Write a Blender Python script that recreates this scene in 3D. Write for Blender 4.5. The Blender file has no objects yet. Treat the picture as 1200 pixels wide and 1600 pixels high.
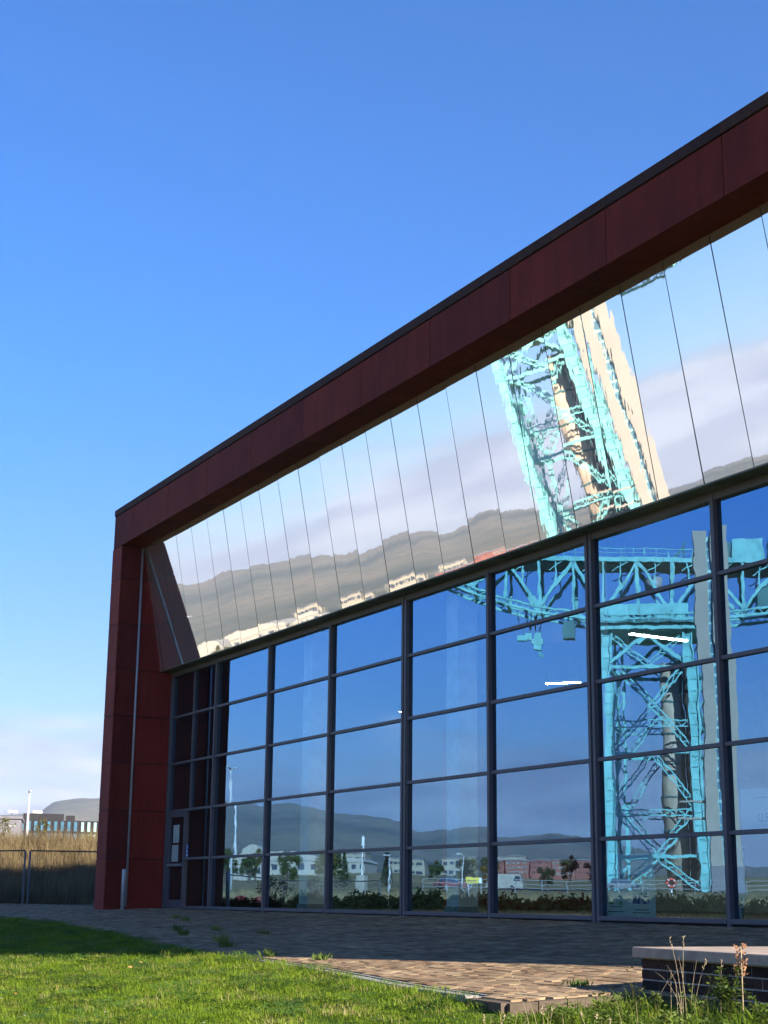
import bpy, bmesh, math, random
from mathutils import Vector, Matrix, noise as mnoise

random.seed(7)
D = bpy.data
scene = bpy.context.scene
COL = scene.collection
R = math.radians

# ------------------------------------------------------------------ camera
cam_d = D.cameras.new('camera')
cam = D.objects.new('camera', cam_d)
COL.objects.link(cam)
right = Vector((0.47521, 0.87982, 0.00980))
down = Vector((-0.20928, 0.12384, -0.96998))
fwd = Vector((-0.85462, 0.45890, 0.24298))
CAM = Vector((37.056, -13.9, 0.276))
m = Matrix.Identity(4)
for i in range(3):
    m[i][0] = right[i]; m[i][1] = -down[i]; m[i][2] = -fwd[i]; m[i][3] = CAM[i]
cam.matrix_world = m
cam_d.sensor_fit = 'VERTICAL'
cam_d.sensor_height = 24.0
cam_d.lens = 24.0 * 2411.2 / 1600.0
cam_d.clip_start = 0.1
cam_d.clip_end = 30000
scene.camera = cam

# ------------------------------------------------------------------ sun and sky
SUN_EL, SUN_AZ = R(26.0), R(72.0)          # azimuth measured from +Y towards +X
sun_dir = Vector((math.cos(SUN_EL) * math.sin(SUN_AZ), math.cos(SUN_EL) * math.cos(SUN_AZ), math.sin(SUN_EL)))
sl = D.lights.new('sun', 'SUN')
sl.energy = 5.0
sl.angle = R(0.5)
sl.color = (1.0, 0.93, 0.82)
so = D.objects.new('sun', sl)
COL.objects.link(so)
so.location = (60, 20, 60)
so.rotation_euler = sun_dir.to_track_quat('Z', 'Y').to_euler()

world = D.worlds.new('World')
scene.world = world
world.use_nodes = True
wt = world.node_tree
wt.nodes.clear()
def wn(t, **k):
    n = wt.nodes.new(t)
    for a, b in k.items():
        setattr(n, a, b)
    return n
def wmath(op, a, b=None, c=None, clamp=False):
    n = wn('ShaderNodeMath', operation=op, use_clamp=clamp)
    for i, v in enumerate((a, b, c)):
        if v is None: continue
        if isinstance(v, (int, float)): n.inputs[i].default_value = v
        else: wt.links.new(v, n.inputs[i])
    return n.outputs[0]
def wmix(fac, a, b, blend='MIX'):
    n = wn('ShaderNodeMix', data_type='RGBA', blend_type=blend)
    for s, v in ((n.inputs[0], fac), (n.inputs[6], a), (n.inputs[7], b)):
        if isinstance(v, (int, float)): s.default_value = v
        elif isinstance(v, tuple): s.default_value = (*v, 1)
        else: wt.links.new(v, s)
    return n.outputs[2]
sky = wn('ShaderNodeTexSky', sky_type='NISHITA')
sky.sun_disc = False
sky.sun_elevation = SUN_EL
sky.sun_rotation = SUN_AZ
sky.altitude = 10
sky.air_density = 1.0
sky.dust_density = 0.25
sky.ozone_density = 3.0
tc = wn('ShaderNodeTexCoord')
sep = wn('ShaderNodeSeparateXYZ')
wt.links.new(tc.outputs['Generated'], sep.inputs[0])
zz = sep.outputs['Z']
mp = wn('ShaderNodeMapping')
mp.inputs['Scale'].default_value = (4.2, 4.2, 22.0)
wt.links.new(tc.outputs['Generated'], mp.inputs[0])
n1 = wn('ShaderNodeTexNoise')
n1.inputs['Scale'].default_value = 1.0
n1.inputs['Detail'].default_value = 7
n1.inputs['Roughness'].default_value = 0.55
wt.links.new(mp.outputs[0], n1.inputs['Vector'])
# cloud bank low above the horizon, thinning upwards
bank = wn('ShaderNodeMapRange', interpolation_type='SMOOTHSTEP')
bank.inputs[1].default_value = 0.055; bank.inputs[2].default_value = 0.17
bank.inputs[3].default_value = 0.22; bank.inputs[4].default_value = -0.55
wt.links.new(zz, bank.inputs[0])
dens = wmath('ADD', n1.outputs[0], bank.outputs[0])
cm = wn('ShaderNodeMapRange', interpolation_type='SMOOTHSTEP')
cm.inputs[1].default_value = 0.42; cm.inputs[2].default_value = 0.64
cm.inputs[3].default_value = 0.0; cm.inputs[4].default_value = 0.80
wt.links.new(dens, cm.inputs[0])
# cloud shade: brighter lit tops against lavender grey undersides
n2 = wn('ShaderNodeTexNoise')
n2.inputs['Scale'].default_value = 2.3
n2.inputs['Detail'].default_value = 5
wt.links.new(mp.outputs[0], n2.inputs['Vector'])
cs = wn('ShaderNodeMapRange')
cs.inputs[1].default_value = 0.40; cs.inputs[2].default_value = 0.60
wt.links.new(n2.outputs[0], cs.inputs[0])
# deeper polarised blue towards the zenith
zr_ = wn('ShaderNodeMapRange', interpolation_type='SMOOTHSTEP')
zr_.inputs[1].default_value = 0.03; zr_.inputs[2].default_value = 0.36
wt.links.new(zz, zr_.inputs[0])
tint = wmix(zr_.outputs[0], (0.56, 0.70, 0.86), (0.22, 0.83, 1.50))
skyc = wmix(1.0, sky.outputs[0], tint, 'MULTIPLY')
cloud = wmix(cs.outputs[0], (2.9, 2.95, 3.9), (5.2, 5.2, 5.8))
full = wmix(cm.outputs[0], skyc, cloud)
bg = wn('ShaderNodeBackground')
bg.inputs[1].default_value = 0.056
wt.links.new(full, bg.inputs[0])
wo = wn('ShaderNodeOutputWorld')
wt.links.new(bg.outputs[0], wo.inputs[0])

vs = scene.view_settings
vs.view_transform = 'Standard'
vs.look = 'None'
vs.exposure = 1.55
vs.gamma = 1.0
vs.use_curve_mapping = False
scene.cycles.max_bounces = 8
scene.cycles.glossy_bounces = 5
scene.cycles.transparent_max_bounces = 12
scene.cycles.caustics_reflective = False
scene.cycles.use_denoising = True

# ------------------------------------------------------------------ material helpers
class MT:
    def __init__(s, name):
        s.m = D.materials.new(name); s.m.use_nodes = True
        s.t = s.m.node_tree; s.t.nodes.clear()
        s.out = s.t.nodes.new('ShaderNodeOutputMaterial')
    def n(s, t, **k):
        q = s.t.nodes.new(t)
        for a, b in k.items(): setattr(q, a, b)
        return q
    def l(s, a, b): s.t.links.new(a, b)
    def noise(s, scale, detail=4, rough=0.55, coord='pos', stretch=None, rnd=False):
        n = s.n('ShaderNodeTexNoise')
        n.inputs['Scale'].default_value = scale; n.inputs['Detail'].default_value = detail
        n.inputs['Roughness'].default_value = rough
        v = s.n('ShaderNodeNewGeometry').outputs['Position'] if coord == 'pos' else s.n('ShaderNodeTexCoord').outputs['Object']
        if stretch:
            mpn = s.n('ShaderNodeMapping'); mpn.inputs['Scale'].default_value = stretch
            s.l(v, mpn.inputs[0]); v = mpn.outputs[0]
        if rnd:
            n.noise_dimensions = '4D'
            oi = s.n('ShaderNodeObjectInfo')
            mu = s.n('ShaderNodeMath', operation='MULTIPLY'); mu.inputs[1].default_value = 40
            s.l(oi.outputs['Random'], mu.inputs[0]); s.l(mu.outputs[0], n.inputs['W'])
        s.l(v, n.inputs['Vector'])
        return n.outputs[0]
    def ramp(s, fac, stops):
        r = s.n('ShaderNodeValToRGB')
        e = r.color_ramp.elements
        while len(e) < len(stops): e.new(0.5)
        for q, (p, c) in zip(e, stops):
            q.position = p; q.color = (*c, 1)
        s.l(fac, r.inputs[0]); return r.outputs[0]
    def mix(s, fac, a, b, blend='MIX'):
        n = s.n('ShaderNodeMix', data_type='RGBA', blend_type=blend)
        for q, v in ((n.inputs[0], fac), (n.inputs[6], a), (n.inputs[7], b)):
            if isinstance(v, (int, float)): q.default_value = v
            elif isinstance(v, tuple): q.default_value = (*v, 1)
            else: s.l(v, q)
        return n.outputs[2]
    def bump(s, h, dist, strength=1.0):
        b = s.n('ShaderNodeBump'); b.inputs['Strength'].default_value = strength
        b.inputs['Distance'].default_value = dist
        s.l(h, b.inputs['Height']); return b.outputs[0]
    def bsdf(s, col, rough=0.6, metal=0.0, spec=0.5, normal=None, trans=None):
        p = s.n('ShaderNodeBsdfPrincipled')
        if isinstance(col, tuple): p.inputs['Base Color'].default_value = (*col, 1)
        else: s.l(col, p.inputs['Base Color'])
        if isinstance(rough, (int, float)): p.inputs['Roughness'].default_value = rough
        else: s.l(rough, p.inputs['Roughness'])
        p.inputs['Metallic'].default_value = metal
        p.inputs['Specular IOR Level'].default_value = spec
        if normal is not None: s.l(normal, p.inputs['Normal'])
        o = p.outputs[0]
        if trans:
            tr = s.n('ShaderNodeBsdfTranslucent')
            if isinstance(trans[1], tuple): tr.inputs[0].default_value = (*trans[1], 1)
            else: s.l(trans[1], tr.inputs[0])
            mx = s.n('ShaderNodeMixShader'); mx.inputs[0].default_value = trans[0]
            s.l(o, mx.inputs[1]); s.l(tr.outputs[0], mx.inputs[2]); o = mx.outputs[0]
        s.l(o, s.out.inputs[0]); return s.m

def plain(name, col, rough=0.6, metal=0.0, spec=0.5, var=0.18, scale=3.0):
    """paint, plastic or stone with slight mottling and a little per-object variation"""
    t = MT(name)
    f = t.noise(scale, 5)
    a = tuple(c * (1 - var) for c in col); b = tuple(min(1, c * (1 + var)) for c in col)
    return t.bsdf(t.ramp(f, [(0.3, a), (0.7, b)]), rough, metal, spec)

def corten(name, c0, c1, c2):
    t = MT(name)
    f = t.noise(1.1, 8, 0.62, 'pos', (1, 1, 0.55), True)
    g = t.noise(11.0, 6, 0.6)
    col = t.ramp(f, [(0.3, c0), (0.5, c1), (0.72, c2)])
    dr = t.noise(1.0, 6, 0.7, 'pos', (7.0, 7.0, 0.35), True)      # rain streaks
    col = t.mix(1.0, col, t.ramp(dr, [(0.32, (0.78, 0.76, 0.78)), (0.5, (1, 1, 1)), (0.72, (1.14, 1.08, 1.0))]), 'MULTIPLY')
    sp = t.ramp(g, [(0.35, (0.86, 0.86, 0.88)), (0.65, (1.06, 1.05, 1.04))])
    col = t.mix(1.0, col, sp, 'MULTIPLY')
    oi = t.n('ShaderNodeObjectInfo')
    tint = t.ramp(oi.outputs['Random'], [(0.0, (0.86, 0.86, 0.98)), (0.45, (1.0, 0.96, 0.93)), (1.0, (1.12, 1.02, 0.92))])
    col = t.mix(1.0, col, tint, 'MULTIPLY')
    return t.bsdf(col, 0.7, 0.0, 0.10, t.bump(g, 0.0012))
M = {}
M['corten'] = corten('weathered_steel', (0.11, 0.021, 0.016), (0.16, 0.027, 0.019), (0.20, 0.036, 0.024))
M['corten_lit'] = corten('weathered_steel_lit_red', (0.19, 0.024, 0.017), (0.26, 0.034, 0.023), (0.30, 0.046, 0.030))  # brighter red copy, the inner reveal's light put into the colour
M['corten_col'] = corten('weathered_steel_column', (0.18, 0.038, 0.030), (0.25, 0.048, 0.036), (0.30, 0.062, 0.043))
M['coping'] = corten('weathered_steel_brown', (0.045, 0.026, 0.020), (0.062, 0.033, 0.025), (0.075, 0.04, 0.03))
M['joint'] = plain('joint_backing', (0.012, 0.010, 0.010), 0.8)
M['frame'] = plain('grey_powder_coat', (0.125, 0.115, 0.125), 0.5, 0.0, 0.3, 0.08)
M['frame_dark'] = plain('dark_gasket', (0.02, 0.02, 0.024), 0.6)
M['flashing'] = plain('weathered_flashing', (0.13, 0.135, 0.085), 0.5, 0.0, 0.4, 0.6, 1.3)
M['rod'] = plain('galvanised_rod', (0.42, 0.40, 0.40), 0.45, 0.3)
M['concrete'] = plain('pale_concrete', (0.27, 0.255, 0.225), 0.85, 0, 0.3, 0.25, 6)
M['white'] = plain('white_paint', (0.72, 0.72, 0.70), 0.5)
M['cream'] = plain('cream_cladding', (0.29, 0.255, 0.21), 0.6, 0, 0.4, 0.06, 0.4)
M['inner'] = plain('interior_plaster', (0.30, 0.32, 0.32), 0.8)
M['inner_floor'] = plain('interior_floor', (0.10, 0.10, 0.10), 0.5)
M['inner_dark'] = plain('interior_ceiling', (0.05, 0.05, 0.055), 0.8)
M['column_white'] = plain('painted_column', (0.75, 0.80, 0.78), 0.6)

# window glass: coated, partly reflecting pane, slightly wavy
def glass_mat():
    t = MT('coated_window_glass')
    h = t.noise(0.9, 2, 0.4, 'pos', None, True)
    h2 = t.noise(2.6, 2, 0.5, 'pos', (1, 1, 1.0), True)
    a = t.n('ShaderNodeMath', operation='MULTIPLY_ADD'); a.inputs[1].default_value = 0.22
    t.l(h2, a.inputs[0]); t.l(h, a.inputs[2])
    nm = t.bump(a.outputs[0], 0.0010)
    gl = t.n('ShaderNodeBsdfGlossy'); gl.inputs['Color'].default_value = (0.345, 0.645, 1.0, 1)
    gl.inputs['Roughness'].default_value = 0.0
    t.l(nm, gl.inputs['Normal'])
    tr = t.n('ShaderNodeBsdfTransparent'); tr.inputs[0].default_value = (0.93, 1.0, 0.98, 1)
    lw = t.n('ShaderNodeFresnel'); lw.inputs[0].default_value = 1.9
    fac = t.n('ShaderNodeMath', operation='MULTIPLY_ADD', use_clamp=True)
    fac.inputs[1].default_value = 1.0; fac.inputs[2].default_value = 0.31
    t.l(lw.outputs[0], fac.inputs[0])
    geo = t.n('ShaderNodeNewGeometry')      # only the outer face carries the coating
    inv = t.n('ShaderNodeMath', operation='SUBTRACT'); inv.inputs[0].default_value = 1.0
    t.l(geo.outputs['Backfacing'], inv.inputs[1])
    f2 = t.n('ShaderNodeMath', operation='MULTIPLY'); t.l(fac.outputs[0], f2.inputs[0]); t.l(inv.outputs[0], f2.inputs[1])
    mx = t.n('ShaderNodeMixShader')
    t.l(f2.outputs[0], mx.inputs[0]); t.l(tr.outputs[0], mx.inputs[1]); t.l(gl.outputs[0], mx.inputs[2])
    t.l(mx.outputs[0], t.out.inputs[0])
    return t.m
M['glass'] = glass_mat()
def mirror_mat():
    t = MT('polished_steel')
    h = t.noise(2.2, 3, 0.5, 'pos', (1.0, 1.0, 0.55), True)
    h2 = t.noise(9.0, 2, 0.5, 'pos', (1.0, 1, 0.30), True)
    a = t.n('ShaderNodeMath', operation='MULTIPLY_ADD'); a.inputs[1].default_value = 0.13
    t.l(h2, a.inputs[0]); t.l(h, a.inputs[2])
    nm = t.bump(a.outputs[0], 0.00068)
    d = t.n('ShaderNodeTexNoise'); d.inputs['Scale'].default_value = 3
    p = t.n('ShaderNodeBsdfPrincipled')
    p.inputs['Base Color'].default_value = (0.93, 0.92, 0.89, 1)
    p.inputs['Metallic'].default_value = 1.0
    p.inputs['Roughness'].default_value = 0.012
    t.l(nm, p.inputs['Normal'])
    df = t.n('ShaderNodeBsdfDiffuse'); df.inputs[0].default_value = (0.85, 0.85, 0.85, 1)
    mx = t.n('ShaderNodeMixShader'); mx.inputs[0].default_value = 0.09      # dusty film
    t.l(p.outputs[0], mx.inputs[1]); t.l(df.outputs[0], mx.inputs[2])
    t.l(mx.outputs[0], t.out.inputs[0])
    return t.m
M['mirror'] = mirror_mat()

# ------------------------------------------------------------------ mesh helpers
class MB:
    """collects boxes, beams, tubes and loose faces; build() links them as ONE mesh object"""
    def __init__(s): s.v = []; s.f = []
    def face(s, pts):
        b = len(s.v); s.v += [tuple(p) for p in pts]; s.f.append(tuple(range(b, b + len(pts)))); return s
    def box(s, x0, x1, y0, y1, z0, z1):
        b = len(s.v)
        s.v += [(x0, y0, z0), (x1, y0, z0), (x1, y1, z0), (x0, y1, z0), (x0, y0, z1), (x1, y0, z1), (x1, y1, z1), (x0, y1, z1)]
        s.f += [tuple(b + i for i in q) for q in ((0, 3, 2, 1), (4, 5, 6, 7), (0, 1, 5, 4), (1, 2, 6, 5), (2, 3, 7, 6), (3, 0, 4, 7))]
        return s
    def hexa(s, p):     # 8 points: bottom ring then top ring
        b = len(s.v); s.v += [tuple(q) for q in p]
        s.f += [tuple(b + i for i in q) for q in ((0, 3, 2, 1), (4, 5, 6, 7), (0, 1, 5, 4), (1, 2, 6, 5), (2, 3, 7, 6), (3, 0, 4, 7))]
        return s
    def beam(s, p0, p1, w, h, up=(0, 0, 1)):
        p0 = Vector(p0); p1 = Vector(p1); d = (p1 - p0).normalized(); up = Vector(up)
        if abs(d.dot(up)) > 0.97: up = Vector((0, 1, 0))
        a = d.cross(up).normalized() * (w / 2); c = a.cross(d).normalized() * (h / 2)
        return s.hexa([p0 - a - c, p0 + a - c, p0 + a + c, p0 - a + c, p1 - a - c, p1 + a - c, p1 + a + c, p1 - a + c])
    def tube(s, pts, r, n=8, cap=True):
        rings = []
        pts = [Vector(p) for p in pts]
        rs = r if isinstance(r, (list, tuple)) else [r] * len(pts)
        for i, p in enumerate(pts):
            d = (pts[min(i + 1, len(pts) - 1)] - pts[max(i - 1, 0)]).normalized()
            u = Vector((0, 0, 1)) if abs(d.z) < 0.9 else Vector((1, 0, 0))
            a = d.cross(u).normalized(); c = d.cross(a)
            b = len(s.v)
            for k in range(n):
                t = 2 * math.pi * k / n
                s.v.append(tuple(p + (a * math.cos(t) + c * math.sin(t)) * rs[i]))
            rings.append(b)
        for q in range(len(rings) - 1):
            for k in range(n):
                k2 = (k + 1) % n
                s.f.append((rings[q] + k, rings[q] + k2, rings[q + 1] + k2, rings[q + 1] + k))
        if cap:
            s.f.append(tuple(rings[0] + k for k in reversed(range(n))))
            s.f.append(tuple(rings[-1] + k for k in range(n)))
        return s
    def mesh(s, name, smooth=False):
        me = D.meshes.new(name); me.from_pydata(s.v, [], s.f); me.update()
        if smooth:
            for p in me.polygons: p.use_smooth = True
        return me
    def build(s, name, mat, parent=None, smooth=False, loc=None):
        return link(name, s.mesh(name, smooth), mat, parent, loc)

def link(name, me, mat, parent=None, loc=None, rot=None):
    o = D.objects.new(name, me)
    if mat is not None and not me.materials: me.materials.append(mat)
    COL.objects.link(o)
    if parent: o.parent = parent
    if loc is not None: o.location = loc
    if rot is not None: o.rotation_euler = rot
    return o
def tag(o, label=None, cat=None, group=None, kind=None):
    if label: o['label'] = label
    if cat: o['category'] = cat
    if group: o['group'] = group
    if kind: o['kind'] = kind
    return o
def thing(name, label, cat, loc=(0, 0, 0), rz=0.0, group=None):
    o = D.objects.new(name, None); COL.objects.link(o)
    o.location = loc; o.rotation_euler = (0, 0, rz); o.empty_display_size = 0.3
    return tag(o, label, cat, group)
def copy_tree(o, parent=None):
    c = o.copy(); COL.objects.link(c)
    if parent: c.parent = parent
    for ch in o.children: copy_tree(ch, c)
    return c
def bevelled(me, w, seg=1):
    bm = bmesh.new(); bm.from_mesh(me)
    bmesh.ops.bevel(bm, geom=bm.edges[:], offset=w, segments=seg, affect='EDGES', profile=0.6)
    bm.to_mesh(me); bm.free(); return me
def sstep(a, b, x):
    t = max(0.0, min(1.0, (x - a) / (b - a))); return t * t * (3 - 2 * t)
def lerp_list(pts, x):
    if x <= pts[0][0]: return pts[0][1]
    for (a, b), (c, d) in zip(pts, pts[1:]):
        if x <= c: return b + (d - b) * (x - a) / (c - a)
    return pts[-1][1]

# ------------------------------------------------------------------ ground shapes
EDGE = [(-40, -4.2), (-14.5, -3.7), (1.0, -4.36), (7.5, -4.9), (12.5, -5.75), (17.4, -6.6), (20.2, -6.93), (22.7, -7.12), (24.4, -7.38), (25.9, -7.64), (27.55, -7.77), (27.72, -6.72), (60, -9.9)]
def edge_y(x): return lerp_list(EDGE, x)
def z_pave(x, y):
    k = 0.050 - 0.014 * sstep(7, -10, x)
    return k * min(y, 0.0) + 0.02 * sstep(8, -4, x) - 0.02 * sstep(14, 26, x)
def z_lawn(x, y):
    d = max(0.0, edge_y(x) - y)
    z = z_pave(x, max(y, -13.0)) - min(0.36, 0.055 * d)
    z -= 0.10 * sstep(26.6, 27.6, x) * sstep(-0.2, 0.15, d)
    z -= 0.02 * sstep(0, .4, d)
    return z + 0.025 * mnoise.noise(Vector((x * 0.7, y * 0.7, 0)))
def bank_h(x, y):
    u = -x + 0.28 * (y - 1)
    return 1.75 * sstep(15.6, 20.6, u) * sstep(-7.5, -2.5, y)
def z_far(x, y):
    r = math.hypot(x - 20, y + 5)
    z = lerp_list([(0, -0.6), (40, -0.6), (60, -0.25), (95, 0.75), (150, 1.35), (230, 2.0), (320, 3.5), (450, 7.5), (800, 13), (1500, 22), (20000, 24)], r)
    up = sstep(-3, 6, y) * sstep(-10, -30, x)       # land to the left of the hall climbs away
    z = max(z, up * lerp_list([(0, 0), (41, 1.7), (110, 3.2), (250, 8.2), (400, 12.5), (1500, 22), (20000, 24)], r))
    return z
def z_ground(x, y):
    near = sstep(52, 24, math.hypot((x - 14) * 0.8, y + 4))
    if y > edge_y(x): a = z_pave(x, y)
    else: a = z_lawn(x, y)
    z = a * near + z_far(x, y) * (1 - near)
    b = bank_h(x, y)
    return max(z, b) if b > 0.02 else z

def grass_mat(name, stops, trans=0.35, rough=0.6, spec=0.25):
    t = MT(name)
    oi = t.n('ShaderNodeObjectInfo')
    f = t.noise(0.8, 5, 0.6)
    a = t.n('ShaderNodeMath', operation='MULTIPLY_ADD'); a.inputs[1].default_value = 0.45
    t.l(oi.outputs['Random'], a.inputs[0])
    b = t.n('ShaderNodeMath', operation='MULTIPLY'); b.inputs[1].default_value = 0.6
    t.l(f, b.inputs[0]); t.l(b.outputs[0], a.inputs[2])
    col = t.ramp(a.outputs[0], stops)
    return t.bsdf(col, rough, 0, spec, None, (trans, col))
M['blade'] = grass_mat('lawn_blades', [(0.2, (0.10, 0.165, 0.012)), (0.5, (0.165, 0.245, 0.018)), (0.78, (0.225, 0.29, 0.032))], 0.45, 0.7, 0.08)
M['yellow_blade'] = grass_mat('yellowing_blades', [(0.2, (0.16, 0.17, 0.03)), (0.5, (0.26, 0.23, 0.06)), (0.78, (0.36, 0.30, 0.12))], 0.4)
M['clover'] = grass_mat('clover_leaves', [(0.2, (0.035, 0.085, 0.015)), (0.5, (0.06, 0.13, 0.02)), (0.78, (0.09, 0.17, 0.035))], 0.3)
M['dry'] = grass_mat('dry_grass_blades', [(0.2, (0.22, 0.16, 0.07)), (0.55, (0.42, 0.32, 0.15)), (0.85, (0.55, 0.45, 0.25))], 0.35, 0.7)
M['darkdry'] = grass_mat('brown_grass_blades', [(0.2, (0.10, 0.07, 0.035)), (0.55, (0.22, 0.16, 0.075)), (0.85, (0.36, 0.27, 0.14))], 0.25, 0.8)
M['weed'] = grass_mat('weed_leaves', [(0.2, (0.07, 0.11, 0.015)), (0.55, (0.13, 0.19, 0.03)), (0.85, (0.24, 0.26, 0.06))], 0.35)
M['leaf'] = grass_mat('tree_leaves', [(0.2, (0.022, 0.04, 0.010)), (0.55, (0.05, 0.075, 0.018)), (0.85, (0.10, 0.11, 0.03))], 0.25)
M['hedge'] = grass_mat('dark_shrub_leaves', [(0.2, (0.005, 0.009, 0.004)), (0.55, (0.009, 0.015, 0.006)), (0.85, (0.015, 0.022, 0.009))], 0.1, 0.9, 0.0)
M['autumn'] = grass_mat('autumn_leaves', [(0.2, (0.06, 0.06, 0.012)), (0.55, (0.13, 0.115, 0.025)), (0.85, (0.22, 0.15, 0.03))], 0.3)
M['bark'] = plain('bark', (0.09, 0.07, 0.055), 0.9, 0, 0.2, 0.4, 8)

def ground_material():
    t = MT('rough_grassland')
    f = t.noise(0.035, 8, 0.65)
    g = t.noise(1.6, 6, 0.7)
    c1 = t.ramp(f, [(0.34, (0.06, 0.085, 0.022)), (0.44, (0.18, 0.15, 0.07)), (0.62, (0.29, 0.225, 0.12)), (0.76, (0.09, 0.10, 0.035))])
    c2 = t.ramp(g, [(0.3, (0.6, 0.6, 0.6)), (0.7, (1.25, 1.2, 1.1))])
    return t.bsdf(t.mix(1, c1, c2, 'MULTIPLY'), 0.95, 0, 0.1, t.bump(g, 0.08))
M['ground'] = ground_material()
def lawn_material():
    t = MT('lawn_soil')
    f = t.noise(1.2, 6, 0.6)
    g = t.noise(45, 4, 0.7)
    c1 = t.ramp(f, [(0.3, (0.06, 0.10, 0.012)), (0.7, (0.12, 0.17, 0.022))])
    c2 = t.ramp(g, [(0.3, (0.5, 0.5, 0.5)), (0.7, (1.2, 1.2, 1.1))])
    return t.bsdf(t.mix(1, c1, c2, 'MULTIPLY'), 0.95, 0, 0.1, t.bump(g, 0.02))
M['lawn'] = lawn_material()
def hill_material():
    t = MT('hillside')
    f = t.noise(0.0016, 9, 0.62)
    g = t.noise(0.022, 8, 0.72)
    c1 = t.ramp(f, [(0.36, (0.045, 0.055, 0.028)), (0.47, (0.11, 0.105, 0.06)), (0.56, (0.16, 0.13, 0.075)), (0.68, (0.06, 0.08, 0.035))])
    c2 = t.ramp(g, [(0.34, (0.55, 0.58, 0.55)), (0.5, (0.95, 0.95, 0.9)), (0.68, (1.5, 1.35, 1.05))])
    return t.bsdf(t.mix(1, c1, c2, 'MULTIPLY'), 0.95, 0, 0.1)
M['hill'] = hill_material()

# big ground sheet: polar grid about the forecourt
def ground_sheet():
    rs = [0, 2, 4, 6, 8, 10, 12, 14, 16, 18, 20, 22, 24, 26, 28, 30, 32, 34, 36, 38, 40, 43, 46, 50, 55, 60, 66, 72, 80, 90, 100, 115, 130, 150, 175, 200, 240, 280, 330, 400, 480, 600, 800, 1100, 1600, 2600, 5200]
    NA = 180
    v = [(14, -4, z_ground(14, -4) - 0.10)]
    f = []
    for r in rs[1:]:
        for k in range(NA):
            a = 2 * math.pi * k / NA
            x = 14 + r * math.cos(a); y = -4 + r * math.sin(a)
            z = z_ground(x, y)
            if r < 52 and bank_h(x, y) < 0.02: z -= 0.10
            v.append((x, y, z))
    for k in range(NA): f.append((0, 1 + k, 1 + (k + 1) % NA))
    for i in range(len(rs) - 2):
        b = 1 + i * NA; c = b + NA
        for k in range(NA):
            k2 = (k + 1) % NA
            f.append((b + k, c + k, c + k2, b + k2))
    me = D.meshes.new('ground'); me.from_pydata(v, [], f)
    for p in me.polygons: p.use_smooth = True
    return tag(link('ground', me, M['ground']), kind='structure')
ground_sheet()

# hills all round, profile by compass angle (degrees) seen from the forecourt
PROFILE = [(0, 0.7), (60, 0.8), (100, 1.2), (120, 2.0), (150, 2.6), (161, 3.35), (162.7, 3.3), (163.5, 3.18), (163.9, 3.08), (164.15, 2.72), (165.4, 2.62), (175, 2.9), (190, 3.05), (200, 3.1), (202.3, 3.28), (203.7, 3.03), (204.8, 3.14), (205.8, 3.05), (206.5, 2.9), (207.4, 2.79), (208.3, 2.70), (209, 2.42), (209.3, 2.26), (210.7, 2.4), (211.6, 2.45), (212.07, 2.32), (212.4, 2.13), (213.9, 2.15), (214.6, 2.28), (215.75, 2.07), (218, 1.6), (221.4, 1.16), (222.6, 1.22), (224.3, 1.24), (226, 1.1), (240, 1.0), (300, 0.7), (360, 0.7)]
def hills():
    v = []; f = []
    rad = [1500, 1750, 2050, 2400, 2800, 3200, 3600, 3950, 4200, 4700]
    prof = [0.0, 0.05, 0.12, 0.22, 0.38, 0.58, 0.80, 0.98, 1.0, 0.86]
    angs = []
    a = 0.0
    while a < 359.99:
        angs.append(a)
        a += 0.25 if 155 < a < 232 else 2.0
    n = len(angs)
    for r, p in zip(rad, prof):
        for a in angs:
            t = R(a)
            x = CAM.x + r * math.cos(t); y = 0 + r * math.sin(t)
            el = lerp_list(PROFILE, a)
            H = math.tan(R(el)) * 4200
            j = mnoise.fractal(Vector((x * 0.0022, y * 0.0022, 3.1)), 1.0, 2.0, 5)
            z = 20 + (H - 20) * max(0, p + 0.10 * j * p * (1.15 - p) * 4 * 0.6) + 3.2 * mnoise.noise(Vector((x * .02, y * .02, 0))) * p
            v.append((x, y, z))
    for i in range(len(rad) - 1):
        for k in range(n):
            k2 = (k + 1) % n
            f.append((i * n + k, (i + 1) * n + k, (i + 1) * n + k2, i * n + k2))
    me = D.meshes.new('hills'); me.from_pydata(v, [], f)
    for p in me.polygons: p.use_smooth = True
    tag(link('hills', me, M['hill']), kind='structure')
hills()

# lawn sheet
def lawn_grid(x0, x1, y0, step):
    v = []; f = []
    nx = int((x1 - x0) / step) + 1
    ny = 44
    for i in range(nx):
        x = x0 + i * step; e = edge_y(x) - 0.02
        for j in range(ny):
            t = (j / (ny - 1)) ** 1.2
            y = e + (y0 - e) * t
            v.append((x, y, z_lawn(x, y)))
    for i in range(nx - 1):
        for j in range(ny - 1):
            f.append((i * ny + j, i * ny + j + 1, (i + 1) * ny + j + 1, (i + 1) * ny + j))
    me = D.meshes.new('lawn'); me.from_pydata(v, [], f)
    for p in me.polygons: p.use_smooth = True
    return me
lawn_me = lawn_grid(-14, 46, -24, 0.5)
tag(link('lawn', lawn_me, M['lawn']), kind='structure')

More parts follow.
